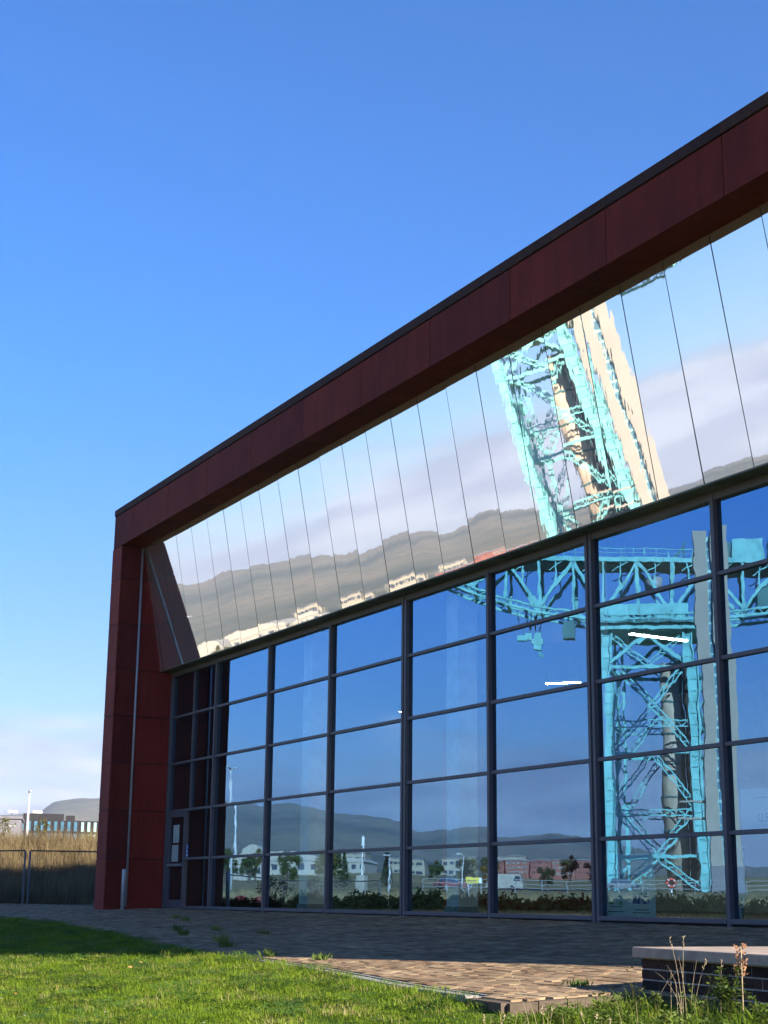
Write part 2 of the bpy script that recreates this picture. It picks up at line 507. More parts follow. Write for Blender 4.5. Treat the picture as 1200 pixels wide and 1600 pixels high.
# paving bed and pavers
def paving():
    v = []; f = []
    xs = [-14 + i * 1.0 for i in range(61)]
    ny = 12
    def ytop(x): return 0.9 if x > -8.5 else lerp_list([(-14, -0.6), (-8.5, 0.9)], x)
    for x in xs:
        e = edge_y(x)
        for j in range(ny):
            y = ytop(x) + (e - ytop(x)) * j / (ny - 1)
            v.append((x, y, z_pave(x, y) - 0.016))
    for i in range(len(xs) - 1):
        for j in range(ny - 1):
            f.append((i * ny + j, i * ny + j + 1, (i + 1) * ny + j + 1, (i + 1) * ny + j))
    # riser along the lawn side
    b = len(v)
    for x in xs:
        e = edge_y(x); v.append((x, e, z_pave(x, e) - 0.016)); v.append((x, e, z_pave(x, e) - 0.22))
    for i in range(len(xs) - 1):
        f.append((b + 2 * i, b + 2 * i + 1, b + 2 * i + 3, b + 2 * i + 2))
    me = D.meshes.new('paving'); me.from_pydata(v, [], f)
    t = MT('paving_joint_sand'); g = t.noise(30, 5)
    mat = t.bsdf(t.ramp(g, [(0.3, (0.035, 0.045, 0.018)), (0.7, (0.09, 0.085, 0.05))]), 0.95, 0, 0.1)
    base = tag(link('paving', me, mat), kind='structure')
    t = MT('clay_paver')
    oi = t.n('ShaderNodeObjectInfo'); g = t.noise(2.4, 6, 0.6); h = t.noise(60, 4)
    at = t.n('ShaderNodeAttribute'); at.attribute_name = 'tone'
    c = t.ramp(at.outputs['Fac'], [(0.0, (0.19, 0.118, 0.075)), (0.5, (0.27, 0.185, 0.115)), (1.0, (0.35, 0.26, 0.165))])
    big = t.noise(0.7, 5, 0.6)
    d = t.mix(1, t.ramp(g, [(0.3, (0.78, 0.78, 0.75)), (0.7, (1.12, 1.1, 1.05))]), t.ramp(big, [(0.34, (0.74, 0.73, 0.70)), (0.6, (1.08, 1.07, 1.05))]), 'MULTIPLY')
    pm = t.bsdf(t.mix(1, c, d, 'MULTIPLY'), 0.9, 0, 0.12, t.bump(h, 0.002))
    L, W, G = 0.2, 0.1, 0.006
    def lim(x): return edge_y(x) + (0.17 if 20.6 < x < 27.0 else 0.02)
    def ex(y): return 1e9 if y > -6.72 else 27.53 + (max(y, -7.77) + 7.77) / 1.05 * 0.17
    cells = []
    row = 0; y = 0.0 - 0.32
    while y > -7.9:
        x = -14 + (0.1 if row % 2 else 0)
        while x < 44:
            if y - W / 2 > lim(x + L / 2) and x + L / 2 < ex(y - W / 2) and not (x < -8.5 and y > ytop(x)):
                cells.append((x, y))
            x += L
        row += 1; y -= W
    def corners(x, y):
        z = lambda a, b: z_pave(a, b)
        dz = random.uniform(-0.004, 0.003)
        x0, x1, y0, y1 = x + G / 2, x + L - G / 2, y - W + G / 2, y - G / 2
        out = []
        for (a, b) in ((x0, y0), (x1, y0), (x1, y1), (x0, y1)):
            if b > -7.77 or a < 27.3: a = min(a, ex(b))
            if a < 27.5: b = max(b, lim(a))
            out.append((a, b, z(a, b) + dz))
        return out
    def dist(c): return (c[0] - CAM.x) ** 2 + (c[1] - CAM.y) ** 2
    vis = [c for c in cells if 20 < c[0] < 27.3 and c[1] < -4.5]
    vis.sort(key=dist)
    near = set(vis[:290])
    sh = D.meshes.new('paver')
    v = []; f = []; tone = []
    for c in cells:
        if c[0] > 34: continue
        p = corners(*c)
        tn = random.random()
        if c in near:
            cx, cy = c[0] + L / 2, c[1] - W / 2; cz = z_pave(cx, cy) - 0.03
            me = D.meshes.new('paver')
            top = [(q[0] - cx, q[1] - cy, q[2] - cz) for q in p]; bot = [(q[0], q[1], q[2] - 0.03) for q in top]
            me.from_pydata(bot + top, [], [(4, 5, 6, 7), (0, 1, 5, 4), (1, 2, 6, 5), (2, 3, 7, 6), (3, 0, 4, 7)])
            a = me.attributes.new('tone', 'FLOAT', 'FACE')
            for q in a.data: q.value = tn
            link('paver', me, pm, base, (cx, cy, cz))
        else:
            b = len(v); v += p + [(q[0], q[1], q[2] - 0.03) for q in p]
            f += [(b, b + 1, b + 2, b + 3), (b + 4, b + 5, b + 1, b), (b + 5, b + 6, b + 2, b + 1), (b + 7, b + 4, b, b + 3)]
            tone += [tn] * 4
    me = D.meshes.new('paver_field'); me.from_pydata(v, [], f)
    a = me.attributes.new('tone', 'FLOAT', 'FACE'); a.data.foreach_set('value', tone)
    tag(link('paver_field', me, pm, base), kind='stuff')
paving()

# ------------------------------------------------------------------ the hall
ROW = 1.1616
XE = 37.0          # main front ends here, the added shadow wing turns back
hall = thing('exhibition_hall', 'long rust red steel clad hall with blue reflecting glass front and slanted mirror band', 'building')
BAYS = [0.0, 2.95, 6.0, 9.03, 12.15, 15.07, 18.0, 20.92, 23.9, 26.9, 29.9, 32.9, 35.9]
DOUBLE = {4, 6, 8, 10, 12}
ZT = 5.80
# glass panes
xsub = {}
for i in range(len(BAYS) - 1):
    a, b = BAYS[i], BAYS[i + 1]
    spans = [(a, b)] if i else [(a, 1.5), (1.5, b)]
    for (s0, s1) in spans:
        for k in range(5):
            if i == 0 and k < 2 and s0 < 1: continue
            z0 = 0.064 if k == 0 else k * ROW; z1 = (k + 1) * ROW if k < 4 else ZT - 0.05
            w = s1 - s0; h = z1 - z0
            me = MB().box(-w / 2, w / 2, -0.008, 0.008, -h / 2, h / 2).mesh('window_pane')
            o = link('window_pane', me, M['glass'], hall, ((s0 + s1) / 2, 0.0, (z0 + z1) / 2))
            o.rotation_euler = (random.gauss(0, 0.0007), 0, random.gauss(0, 0.0010))
# mullions with cap and gasket
def mullion(x, z0=-0.25, z1=ZT, w=0.062, d=0.085):
    o = MB().box(x - w / 2, x + w / 2, -d, -0.012, z0, z1).build('mullion', M['frame'], hall)
    MB().box(x - w / 2 - 0.007, x + w / 2 + 0.007, -0.012, 0.06, z0, z1 - 0.002).build('gasket', M['frame_dark'], o)
for i, x in enumerate(BAYS):
    if i in DOUBLE:
        mullion(x - 0.055); mullion(x + 0.055)
    else:
        mullion(x, w=0.07)
mullion(1.5, 2 * ROW, ZT - 0.05, 0.05, 0.06)
# transoms, butted between the mullions
for i in range(len(BAYS) - 1):
    a = BAYS[i] + (0.087 if i in DOUBLE else 0.036); b = BAYS[i + 1] - (0.087 if (i + 1) in DOUBLE else 0.036)
    for k in range(1, 5):
        z = k * ROW
        x0 = a
        if i == 0 and k == 1: x0 = 1.262
        o = MB().box(x0, b, -0.058, -0.010, z - 0.027, z + 0.027).build('transom', M['frame'], hall)
        MB().box(x0, b, -0.010, 0.05, z - 0.032, z + 0.032).build('gasket', M['frame_dark'], o)
    x0 = a if i else 1.262
    MB().box(x0, b, -0.095, 0.05, 0.0, 0.062).build('bottom_rail', M['frame'], hall)
    MB().box(a, b, -0.075, 0.05, ZT - 0.11, ZT - 0.002).build('head_rail', M['frame'], hall)
# door at the far left of the glazing
door = MB().box(0.10, 0.16, -0.05, 0.02, 0.02, 2.26).box(1.14, 1.20, -0.05, 0.02, 0.02, 2.26).box(0.16, 1.14, -0.05, 0.02, 2.17, 2.26) \
    .box(0.16, 1.14, -0.05, 0.02, 0.02, 0.20).box(0.16, 1.14, -0.05, 0.02, 0.98, 1.06).build('door', M['frame'], hall)
MB().box(0.16, 1.14, -0.012, 0.0, 1.06, 2.17).build('door_glass', M['glass'], door)
MB().box(0.16, 1.14, -0.012, 0.0, 0.20, 0.98).build('door_glass', M['glass'], door)
MB().box(0.18, 1.12, -0.085, -0.052, 1.00, 1.035).build('push_bar', M['rod'], door)
MB().box(0.40, 0.78, -0.022, -0.015, 1.55, 1.98).build('notice', plain('faded_paper', (0.45, 0.50, 0.44), 0.8), door)
MB().box(0.34, 0.76, -0.022, -0.015, 1.10, 1.50).build('notice', D.materials['faded_paper'], door)
MB().box(0.036, 0.098, -0.06, 0.04, -0.2, 2.33).box(1.202, 1.262, -0.06, 0.04, -0.2, 2.295).box(0.098, 1.202, -0.055, 0.04, 2.262, 2.294).build('door_frame', M['frame'], hall)
MB().box(0.098, 1.202, -0.09, 0.05, -0.2, 0.015).build('threshold', M['frame'], hall)
no = MB().box(1.29, 1.42, -0.016, -0.010, 1.20, 1.50).build('door_sign', plain('blue_vinyl', (0.03, 0.10, 0.42), 0.5), hall)
MB().box(1.31, 1.40, -0.020, -0.0165, 1.215, 1.27).box(1.33, 1.38, -0.020, -0.0165, 1.30, 1.36).box(1.335, 1.375, -0.020, -0.0165, 1.39, 1.47).build('pictogram', M['white'], no)

# polished steel band above the glass, leaning outwards
YB, YT, ZB, ZC = -0.38, -0.97, 5.83, 9.0
jx = [-0.08] + [0.15 + k for k in range(0, 38)]
for a, b in zip(jx, jx[1:]):
    if b > XE: b = XE
    if b - a < 0.1: continue
    g = 0.009
    tz = math.atan2(YB - YT, ZC - ZB)
    off = Vector((0, math.cos(tz), math.sin(tz))) * 0.018
    c = Vector(((a + b) / 2, (YB + YT) / 2, (ZB + ZC) / 2))
    w = (b - a) / 2 - g; dz = (ZC - ZB) / 2; dy = (YT - YB) / 2
    P = [Vector((-w, -dy, -dz)), Vector((w, -dy, -dz)), Vector((w, -dy, -dz)) + off, Vector((-w, -dy, -dz)) + off,
         Vector((-w, dy, dz)), Vector((w, dy, dz)), Vector((w, dy, dz)) + off, Vector((-w, dy, dz)) + off]
    o = MB().hexa(P).build('mirror_panel', M['mirror'], hall, loc=c)
    o.rotation_euler = (random.gauss(0, 0.0012), 0, random.gauss(0, 0.0014))
MB().hexa([(-0.08, YB + 0.05, ZB - 0.0), (XE, YB + 0.05, ZB), (XE, YB + 0.09, ZB), (-0.08, YB + 0.09, ZB),
           (-0.08, YT + 0.05, ZC), (XE, YT + 0.05, ZC), (XE, YT + 0.09, ZC), (-0.08, YT + 0.09, ZC)]).build('panel_backing', M['joint'], hall)
MB().box(-0.078, XE, YB - 0.004, 0.06, ZB - 0.028, ZB - 0.004).build('ledge_flashing', M['flashing'], hall)

# weathered steel frame: fascia, soffit, end column
YF = -1.56
fj = [-0.75] + [0.65 + 2.5 * k for k in range(15)] + [XE]
for a, b in zip(fj, fj[1:]):
    if b - a < 0.2: continue
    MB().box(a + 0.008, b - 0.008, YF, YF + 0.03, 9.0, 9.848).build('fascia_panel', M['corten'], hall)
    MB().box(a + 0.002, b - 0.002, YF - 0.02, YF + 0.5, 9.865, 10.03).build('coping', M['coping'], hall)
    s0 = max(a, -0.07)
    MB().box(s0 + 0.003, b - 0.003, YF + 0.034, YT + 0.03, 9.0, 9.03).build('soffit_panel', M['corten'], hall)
MB().box(-0.74, XE - 0.01, YF + 0.032, 0.0, 9.032, 9.86).build('parapet_core', M['joint'], hall)
zr = [-0.3] + [ROW * k for k in range(1, 8)] + [8.992]
for a, b in zip(zr, zr[1:]):
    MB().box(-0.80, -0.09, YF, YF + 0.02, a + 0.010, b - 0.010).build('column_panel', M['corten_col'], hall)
    MB().box(-0.10, -0.08, YF + 0.024, -1.03, a + 0.010, b - 0.010).build('reveal_panel', M['corten'], hall)  # darker steel than the inner strip: front return's shade put into the colour
    MB().box(-0.10, -0.08, -1.02, -0.02, a + 0.010, b - 0.010).build('reveal_panel', M['corten_lit'], hall)
    br = MB().box(-0.812, -0.802, YF + 0.005, YF + 0.03, b - 0.012, b + 0.012).build('panel_bracket', M['rod'], hall)
MB().box(-0.79, -0.102, YF + 0.022, 8.0, -0.4, 9.03).build('column_core', M['joint'], hall)
MB().box(-0.80, -0.792, YF + 0.022, 18.0, -0.4, 9.86).build('side_wall', M['corten'], hall)
MB().tube([(-0.045, -1.01, 0.02), (-0.045, -1.01, 8.96)], 0.030, 8).build('conduit', M['rod'], hall, True)

# interior and shell
MB().box(0.05, XE - 0.05, 0.07, 14.0, -0.10, 0.015).build('interior_floor', M['inner_floor'], hall)
MB().box(-0.09, XE - 0.05, 14.0, 14.3, -0.1, 9.0).build('rear_wall', M['inner'], hall)
MB().box(-0.09, XE - 0.05, 0.065, 13.99, 5.95, 6.05).build('interior_ceiling', M['inner_dark'], hall)
MB().box(0.05, XE - .05, -0.03, 0.2, -0.4, -0.002).build('plinth', M['joint'], hall)
MB().box(-0.79, XE, 0.02, 18.0, 9.30, 9.50).build('roof', M['joint'], hall)
MB().box(-0.79, XE + 4, 18.0, 18.2, -0.4, 9.86).build('rear_cladding', M['corten'], hall)
for x in (6.5, 12.65, 17.2, 24.4, 30.4):
    MB().box(x, x + 0.42, 0.55, 0.95, 0.015, 5.95).build('interior_column', M['column_white'], hall)
    MB().box(x - 0.03, x + 0.45, 0.52, 0.98, 0.015, 0.15).build('column_plinth', M['inner'], hall)
# added unseen wing, shaped for its shadow edge: turned back by about 18 degrees
an = R(18.5)
wg = thing('shadow_wing', 'unseen rust red wing added and angled to shape the ground shadow', 'building', (XE, YF, 0), an)
for k in range(7):
    MB().box(2.5 * k + 0.004, 2.5 * k + 2.496, 0, 0.03, 0.0, 9.85).build('wall_panel', M['corten'], wg)
    MB().box(2.5 * k + 0.002, 2.5 * k + 2.498, -0.02, 0.5, 9.862, 10.03).build('coping', M['coping'], wg)
MB().box(0, 17.5, 0.032, 14, -0.6, 9.80).build('shadow_wing_core', M['joint'], wg)

# ------------------------------------------------------------------ things in and behind the glass
def emis(name, col, s):
    t = MT(name); e = t.n('ShaderNodeEmission'); e.inputs[0].default_value = (*col, 1); e.inputs[1].default_value = s
    t.l(e.outputs[0], t.out.inputs[0]); return t.m
M['tube'] = emis('lit_tube', (1.0, 0.90, 0.74), 120.0)
def strip_light(loc, rz, L, label):
    o = thing('strip_light', label, 'lamp', loc, rz, 'strip lights under the ceiling')
    MB().box(-L / 2, L / 2, -0.06, 0.06, 0, 0.05).build('housing', M['white'], o)
    MB().box(-L / 2 + .02, L / 2 - .02, -0.045, 0.045, -0.012, -0.002).build('diffuser', M['tube'], o)
    for s in (-1, 1):
        MB().beam((s * L * 0.4, 0, 0.05), (s * L * 0.4, 0, 0.73), 0.006, 0.006).build('hanger', M['rod'], o)
strip_light((13.72, 4.65, 5.2), math.atan2(1.42, -0.08), 1.45, 'lit strip light seen in the pane over the crane tower')
strip_light((7.43, 6.8, 5.2), math.atan2(0.5, 0.58), 0.85, 'shorter lit strip light in the bay left of the crane')
strip_light((0.4, 6.47, 5.2), 0.6, 0.25, 'small lit spot by the middle double mullion')
strip_light((0.95, 7.54, 5.2), 0.6, 0.2, 'small lit spot just right of the middle double mullion')

def text(body, size, loc, mat, parent, rot=(R(90), 0, 0), ext=0.001, align='CENTER', name='lettering', sx=1.0):
    c = D.curves.new(name, 'FONT'); c.body = body; c.size = size; c.extrude = ext; c.align_x = align
    tmp = D.objects.new(name, c)
    me = D.meshes.new_from_object(tmp); D.objects.remove(tmp)
    o = D.objects.new(name, me); me.materials.clear(); me.materials.append(mat); COL.objects.link(o)
    o.parent = parent; o.location = loc; o.rotation_euler = rot; o.scale = (sx, 1, 1)
    return o
M['ink'] = plain('dark_ink', (0.03, 0.05, 0.10), 0.6)
M['ink_green'] = plain('green_ink', (0.03, 0.22, 0.06), 0.6)
t = MT('poster_paper'); M['paper'] = t.bsdf((0.80, 0.92, 0.90), 0.7, 0, 0.2, None, (0.45, (0.8, 0.92, 0.9)))
pb = thing('poster_board', 'pale blue project poster board with two flags standing inside the glass', 'poster', (18.62, 0.05, 0.02))
MB().box(-0.60, 0.60, 0, 0.02, 0.0, 0.92).build('board', M['paper'], pb)
text('RESTORATION PROJECT', 0.105, (0.02, -0.006, 0.56), M['ink'], pb, sx=0.78)
fl = MB().box(0.10, 0.27, -0.004, -0.001, 0.22, 0.33).build('european_flag', plain('flag_blue', (0.02, 0.06, 0.30), 0.6), pb)
st = MB()
for k in range(12):
    t = k * math.pi / 6; st.box(0.185 + 0.034 * math.cos(t) - .004, 0.185 + 0.034 * math.cos(t) + .004, -0.007, -0.0045, 0.275 + 0.034 * math.sin(t) - .004, 0.275 + 0.034 * math.sin(t) + .004)
st.build('star_ring', plain('flag_yellow', (0.6, 0.5, 0.05), 0.6), fl)
fl = MB().box(0.30, 0.47, -0.004, -0.001, 0.22, 0.33).build('saltire_flag', D.materials['flag_blue'], pb)
MB().beam((0.303, -0.006, 0.222), (0.467, -0.006, 0.328), 0.003, 0.024).build('cross_arm', M['white'], fl)
MB().beam((0.303, -0.0085, 0.328), (0.467, -0.0085, 0.222), 0.0015, 0.024).build('cross_arm', M['white'], fl)
for (x, z, w) in ((0.30, 0.13, 0.34), (0.30, 0.09, 0.40), (-0.30, 0.10, 0.40), (-0.30, 0.17, 0.30)):
    MB().box(x - w / 2, x + w / 2, -0.003, -0.001, z, z + 0.012).build('small_print', M['ink'], pb)
MB().box(-0.46, -0.36, -0.004, -0.001, 0.21, 0.24).box(-0.22, -0.15, -0.004, -0.001, 0.20, 0.25).build('leaf_logo', M['ink_green'], pb)
p2 = thing('window_poster', 'pale blue poster sheet taped inside the right hand pane', 'poster', (21.75, 0.05, 1.19))
MB().box(-0.66, 0.66, 0, 0.006, 0, 0.53).build('sheet', M['paper'], p2)
text('U.E', 0.15, (-0.22, -0.004, 0.10), M['ink'], p2)
MB().box(-0.40, 0.10, -0.004, -0.001, 0.40, 0.41).build('rule', M['ink'], p2)
rg = thing('ring_sticker', 'small dark oval ring sticker on the pane under the poster', 'sticker', (21.12, 0.03, 0.88))
mb = MB()
mb.tube([(0.035 * math.cos(t * math.pi / 8), 0, 0.075 * math.sin(t * math.pi / 8)) for t in range(17)], 0.008, 6, False)
mb.build('ring', M['ink'], rg)
# feather banner standing inside
bn = thing('feather_banner', 'curved pale blue feather banner standing inside behind the mullion', 'banner', (20.50, 0.45, 0.02))
prof = [(0.00, .05), (.20, .17), (.45, .24), (.70, .23), (.95, .15), (1.08, .05)]
mb = MB()
for (z0, w0), (z1, w1) in zip(prof, prof[1:]):
    mb.hexa([(-w0, -.01, z0), (w0 * .7, -.01, z0), (w0 * .7, .01, z0), (-w0, .01, z0), (-w1, -.01, z1), (w1 * .7, -.01, z1), (w1 * .7, .01, z1), (-w1, .01, z1)])
mb.build('cloth', plain('banner_cloth', (0.40, 0.52, 0.66), 0.7), bn)
MB().beam((-.10, -.02, 0.72), (0.12, -.02, 0.05), 0.004, 0.02).beam((-.10, -.02, 0.72), (0.02, -.02, 0.85), 0.004, 0.02).build('printed_line', M['ink'], bn)
MB().tube([(0, 0, -0.005), (0, 0, 0.3)], 0.03, 8).build('pole', M['rod'], bn)

# bollard by the column
bo = thing('bollard', 'slim grey steel bollard in front of the rust red column', 'bollard', (0.72, -1.35, z_pave(.7, -1.35)))
MB().tube([(0, 0, -0.1), (0, 0, 0.93), (0, 0, 0.95)], [0.05, 0.05, 0.035], 14).build('post', M['rod'], bo, True)
MB().tube([(0, 0, 0.0), (0, 0, 0.012)], 0.085, 14).build('base_plate', M['rod'], bo)

# ------------------------------------------------------------------ drain along the lawn edge
dr = thing('drain_channel', 'pale concrete drainage channel along the sunlit paving edge', 'drain')
M['grate'] = plain('drain_grate', (0.16, 0.16, 0.17), 0.5, 0.6)
x = 20.6
while x < 26.9:
    x1 = min(x + 0.8, 27.0)
    a = Vector((x, edge_y(x), z_pave(x, edge_y(x)))); b = Vector((x1, edge_y(x1), z_pave(x1, edge_y(x1))))
    def strip(o0, o1, h, dz, nm, mt, par):
        P = [a + Vector((.004, o0, dz - h)), b + Vector((-.004, o0, dz - h)), b + Vector((-.004, o1, dz - h)), a + Vector((.004, o1, dz - h)),
             a + Vector((.004, o0, dz)), b + Vector((-.004, o0, dz)), b + Vector((-.004, o1, dz)), a + Vector((.004, o1, dz))]
        return MB().hexa(P).build(nm, mt, par)
    s = strip(-0.06, 0.055, 0.25, 0.003, 'channel_kerb', M['concrete'], dr)
    strip(0.055, 0.115, 0.03, -0.006, 'grating', M['grate'], s)
    strip(0.115, 0.15, 0.25, 0.004, 'channel_lip', M['concrete'], s)
    x = x1

ek = thing('block_edging', 'row of brown edging blocks closing the paving beside the bench', 'edging')
M['edging'] = plain('edging_block', (0.115, 0.085, 0.06), 0.9, 0, .15, .25, 9)  # colour darkened to stand in for the shadowed face of the drop
PT = [Vector((26.95, -7.735)), Vector((27.56, -7.79)), Vector((27.745, -6.70))]
for p0, p1 in zip(PT, PT[1:]):
    d = p1 - p0; n = max(1, int(d.length / .2)); d /= n; nn = Vector((-d.y, d.x)).normalized() * .045
    for k in range(n):
        a = p0 + d * k + d * .02; b = p0 + d * (k + 1) - d * .02
        q = [(a - nn), (b - nn), (b + nn), (a + nn)]; h = random.uniform(-.003, .003)
        P = [(v.x, v.y, z_pave(v.x, v.y) - .26) for v in q] + [(v.x, v.y, z_pave(v.x, v.y) - .012 + h) for v in q]
        MB().hexa(P).build('edging_block', M['edging'], ek)

# ------------------------------------------------------------------ brick bench
bdir = Vector((0.9952, -0.0976, 0)); bang = math.atan2(bdir.y, bdir.x)
bench = thing('brick_bench', 'low dark brick bench wall with pale stone coping by the weeds', 'bench', (27.56, -6.614, -0.50), bang)
t = MT('engineering_brick')
oi = t.n('ShaderNodeObjectInfo'); g = t.noise(28, 5, 0.6)
c = t.ramp(oi.outputs['Random'], [(0, (0.018, 0.012, 0.012)), (0.5, (0.032, 0.020, 0.018)), (1, (0.055, 0.028, 0.023))])
c = t.mix(1, c, t.ramp(g, [(0.3, (.6, .6, .6)), (0.7, (1.3, 1.25, 1.2))]), 'MULTIPLY')
M['brick'] = t.bsdf(c, 0.7, 0, 0.12, t.bump(g, 0.003))
M['mortar'] = plain('grey_mortar', (0.36, 0.335, 0.31), 0.9, 0, 0.2, 0.2, 12)
t = MT('stone_coping'); g = t.noise(7, 7, 0.65); h = t.noise(70, 3)
M['stone'] = t.bsdf(t.ramp(g, [(0.3, (0.27, 0.20, 0.155)), (0.55, (0.38, 0.295, 0.235)), (0.75, (0.46, 0.385, 0.32))]), 0.8, 0, 0.3, t.bump(h, 0.002))
BL, BD, BH = 4.5, 1.10, 0.370
MB().box(0.006, BL - .006, 0.006, BD, -0.15, BH).build('mortar_core', M['mortar'], bench)
bl, bh, jt = 0.215, 0.065, 0.010
sh = bevelled(MB().box(0, bl, 0, 0.1, 0, bh).mesh('brick'), 0.003)
shh = bevelled(MB().box(0, 0.1025, 0, 0.1, 0, bh).mesh('brick'), 0.003)
for r in range(6):
    z = BH - (r + 1) * 0.075 + jt * 0.5
    x = 0.0
    if r % 2:
        o = link('brick', shh, M['brick'], bench, (0, random.uniform(-.002, .002), z)); x = 0.1125
    while x < BL - .1:
        o = link('brick', sh if x + bl <= BL + .01 else shh, M['brick'], bench, (x, random.uniform(-.002, .002), z)); x += bl + jt
    # end face of the wall
    link('brick', sh, M['brick'], bench, (0.10 - 0.1025, 0.115 + (0.05 if r % 2 else 0), z), (0, 0, R(90)))
x = -0.05
while x < BL:
    me = bevelled(MB().box(x + .003, min(x + 1.4, BL + .05) - .003, -0.05, BD + 0.05, BH + .004, BH + 0.078).mesh('coping_stone'), 0.006)
    link('coping_stone', me, M['stone'], bench); x += 1.4

# ------------------------------------------------------------------ scattering (real instances, geometry nodes)
def clump(n, r, h0, h1, w, lean, seg=2):
    rr = random.Random(n + int(h1 * 1000)); mb = MB()
    for _ in range(n):
        a = rr.uniform(0, 6.283); q = r * math.sqrt(rr.random())
        x, y = q * math.cos(a), q * math.sin(a)
        h = rr.uniform(h0, h1); b = rr.uniform(0, 6.283); le = rr.uniform(0.1, 1) * lean * h
        dx, dy = math.cos(b) * le, math.sin(b) * le
        ca, sa = math.cos(b + 1.2) * w / 2, math.sin(b + 1.2) * w / 2
        pts = []
        for s in range(seg + 1):
            t = s / seg; k = (1 - t) ** 0.7
            cx, cy, cz = x + dx * t * t, y + dy * t * t, h * (t - 0.25 * t * t * lean)
            pts.append(((cx - ca * k, cy - sa * k, cz), (cx + ca * k, cy + sa * k, cz)))
        for s in range(seg):
            if s == seg - 1: mb.face([pts[s][0], pts[s][1], pts[s + 1][0]])
            else: mb.face([pts[s][0], pts[s][1], pts[s + 1][1], pts[s + 1][0]])
    return mb.mesh('grass_tuft')
def pool(name, meshes, mat):
    c = D.collections.new(name)
    for me in meshes:
        me.materials.append(mat)
        o = D.objects.new('grass_tuft', me); c.objects.link(o)
    return c
def scatter(name, me, coll, density, seed, smin, smax, tilt=0.15, attr=None):
    o = link(name, me, None)
    g = D.node_groups.new(name, 'GeometryNodeTree')
    g.interface.new_socket('Geometry', in_out='INPUT', socket_type='NodeSocketGeometry')
    g.interface.new_socket('Geometry', in_out='OUTPUT', socket_type='NodeSocketGeometry')
    N = g.nodes.new
    gi = N('NodeGroupInput'); go = N('NodeGroupOutput')
    ds = N('GeometryNodeDistributePointsOnFaces'); ds.inputs['Density'].default_value = density; ds.inputs['Seed'].default_value = seed
    g.links.new(gi.outputs[0], ds.inputs['Mesh'])
    if attr:
        na = N('GeometryNodeInputNamedAttribute'); na.data_type = 'FLOAT'; na.inputs[0].default_value = attr
        mm = N('ShaderNodeMath'); mm.operation = 'MULTIPLY'; mm.inputs[1].default_value = density
        g.links.new(na.outputs[0], mm.inputs[0]); g.links.new(mm.outputs[0], ds.inputs['Density'])
    ci = N('GeometryNodeCollectionInfo'); ci.inputs[0].default_value = coll
    ci.inputs['Separate Children'].default_value = True; ci.inputs['Reset Children'].default_value = True
    ip = N('GeometryNodeInstanceOnPoints'); ip.inputs['Pick Instance'].default_value = True
    g.links.new(ds.outputs['Points'], ip.inputs['Points']); g.links.new(ci.outputs[0], ip.inputs['Instance'])
    rv = N('FunctionNodeRandomValue'); rv.data_type = 'FLOAT_VECTOR'
    rv.inputs[0].default_value = (-tilt, -tilt, 0); rv.inputs[1].default_value = (tilt, tilt, 6.283)
    g.links.new(rv.outputs[0], ip.inputs['Rotation'])
    rs = N('FunctionNodeRandomValue'); rs.data_type = 'FLOAT'
    rs.inputs[2].default_value = smin; rs.inputs[3].default_value = smax; rs.inputs['Seed'].default_value = seed + 5
    g.links.new(rs.outputs[1], ip.inputs['Scale'])
    ri = N('FunctionNodeRandomValue'); ri.data_type = 'INT'; ri.inputs[4].default_value = 0; ri.inputs[5].default_value = 50; ri.inputs['Seed'].default_value = seed + 9
    g.links.new(ri.outputs[2], ip.inputs['Instance Index'])
    g.links.new(ip.outputs[0], go.inputs[0])
    md = o.modifiers.new('scatter', 'NODES'); md.node_group = g
    return tag(o, kind='stuff')
turf = pool('turf_pool', [clump(84, 0.16, 0.025, 0.06, 0.006, 1.0) for _ in range(1)] + [clump(80 + i, 0.16, 0.025, 0.058 + .006 * i, 0.006, 1.1) for i in range(4)], M['blade'])
def clover(n, r):
    q = random.Random(n); mb = MB()
    for _ in range(n):
        a = q.uniform(0, 6.28); d = r * math.sqrt(q.random()); x, y = d * math.cos(a), d * math.sin(a); z = q.uniform(.02, .05); s_ = q.uniform(.008, .015)
        for k in range(3):
            b = a + k * 2.09
            mb.face([(x, y, z), (x + s_ * math.cos(b - .5), y + s_ * math.sin(b - .5), z + .004), (x + s_ * 1.3 * math.cos(b), y + s_ * 1.3 * math.sin(b), z + .002), (x + s_ * math.cos(b + .5), y + s_ * math.sin(b + .5), z + .004)])
    return mb.mesh('clover_patch')
for me_, mt_ in ((clump(40, .15, .03, .085, .006, 1.0), M['yellow_blade']), (clover(70, .17), M['clover'])):
    me_.materials.append(mt_); turf.objects.link(D.objects.new('grass_tuft', me_))
lg = lawn_grid(3, 34, -14.5, 0.5)
# thinner, drier growth is left out of the density map near the bench
da = lg.attributes.new('dens', 'FLOAT', 'POINT')
for i, vv in enumerate(lg.vertices):
    x, y = vv.co.x, vv.co.y
    dcam = math.hypot(x - CAM.x, y - CAM.y)
    pn = mnoise.fractal(Vector((x * .9, y * .9, 7)), 1, 2, 3)
    da.data[i].value = lerp_list([(3, 0.6), (12, 1.0), (20, 0.9), (34, 0.6)], dcam) * max(.55, min(1.25, 1.0 + .6 * pn))
lawn_g = scatter('lawn_grass', lg, turf, 66, 3, 0.75, 1.3, 0.2, 'dens')
tag(lawn_g, 'bright green mown lawn grass in front of the paving', None)
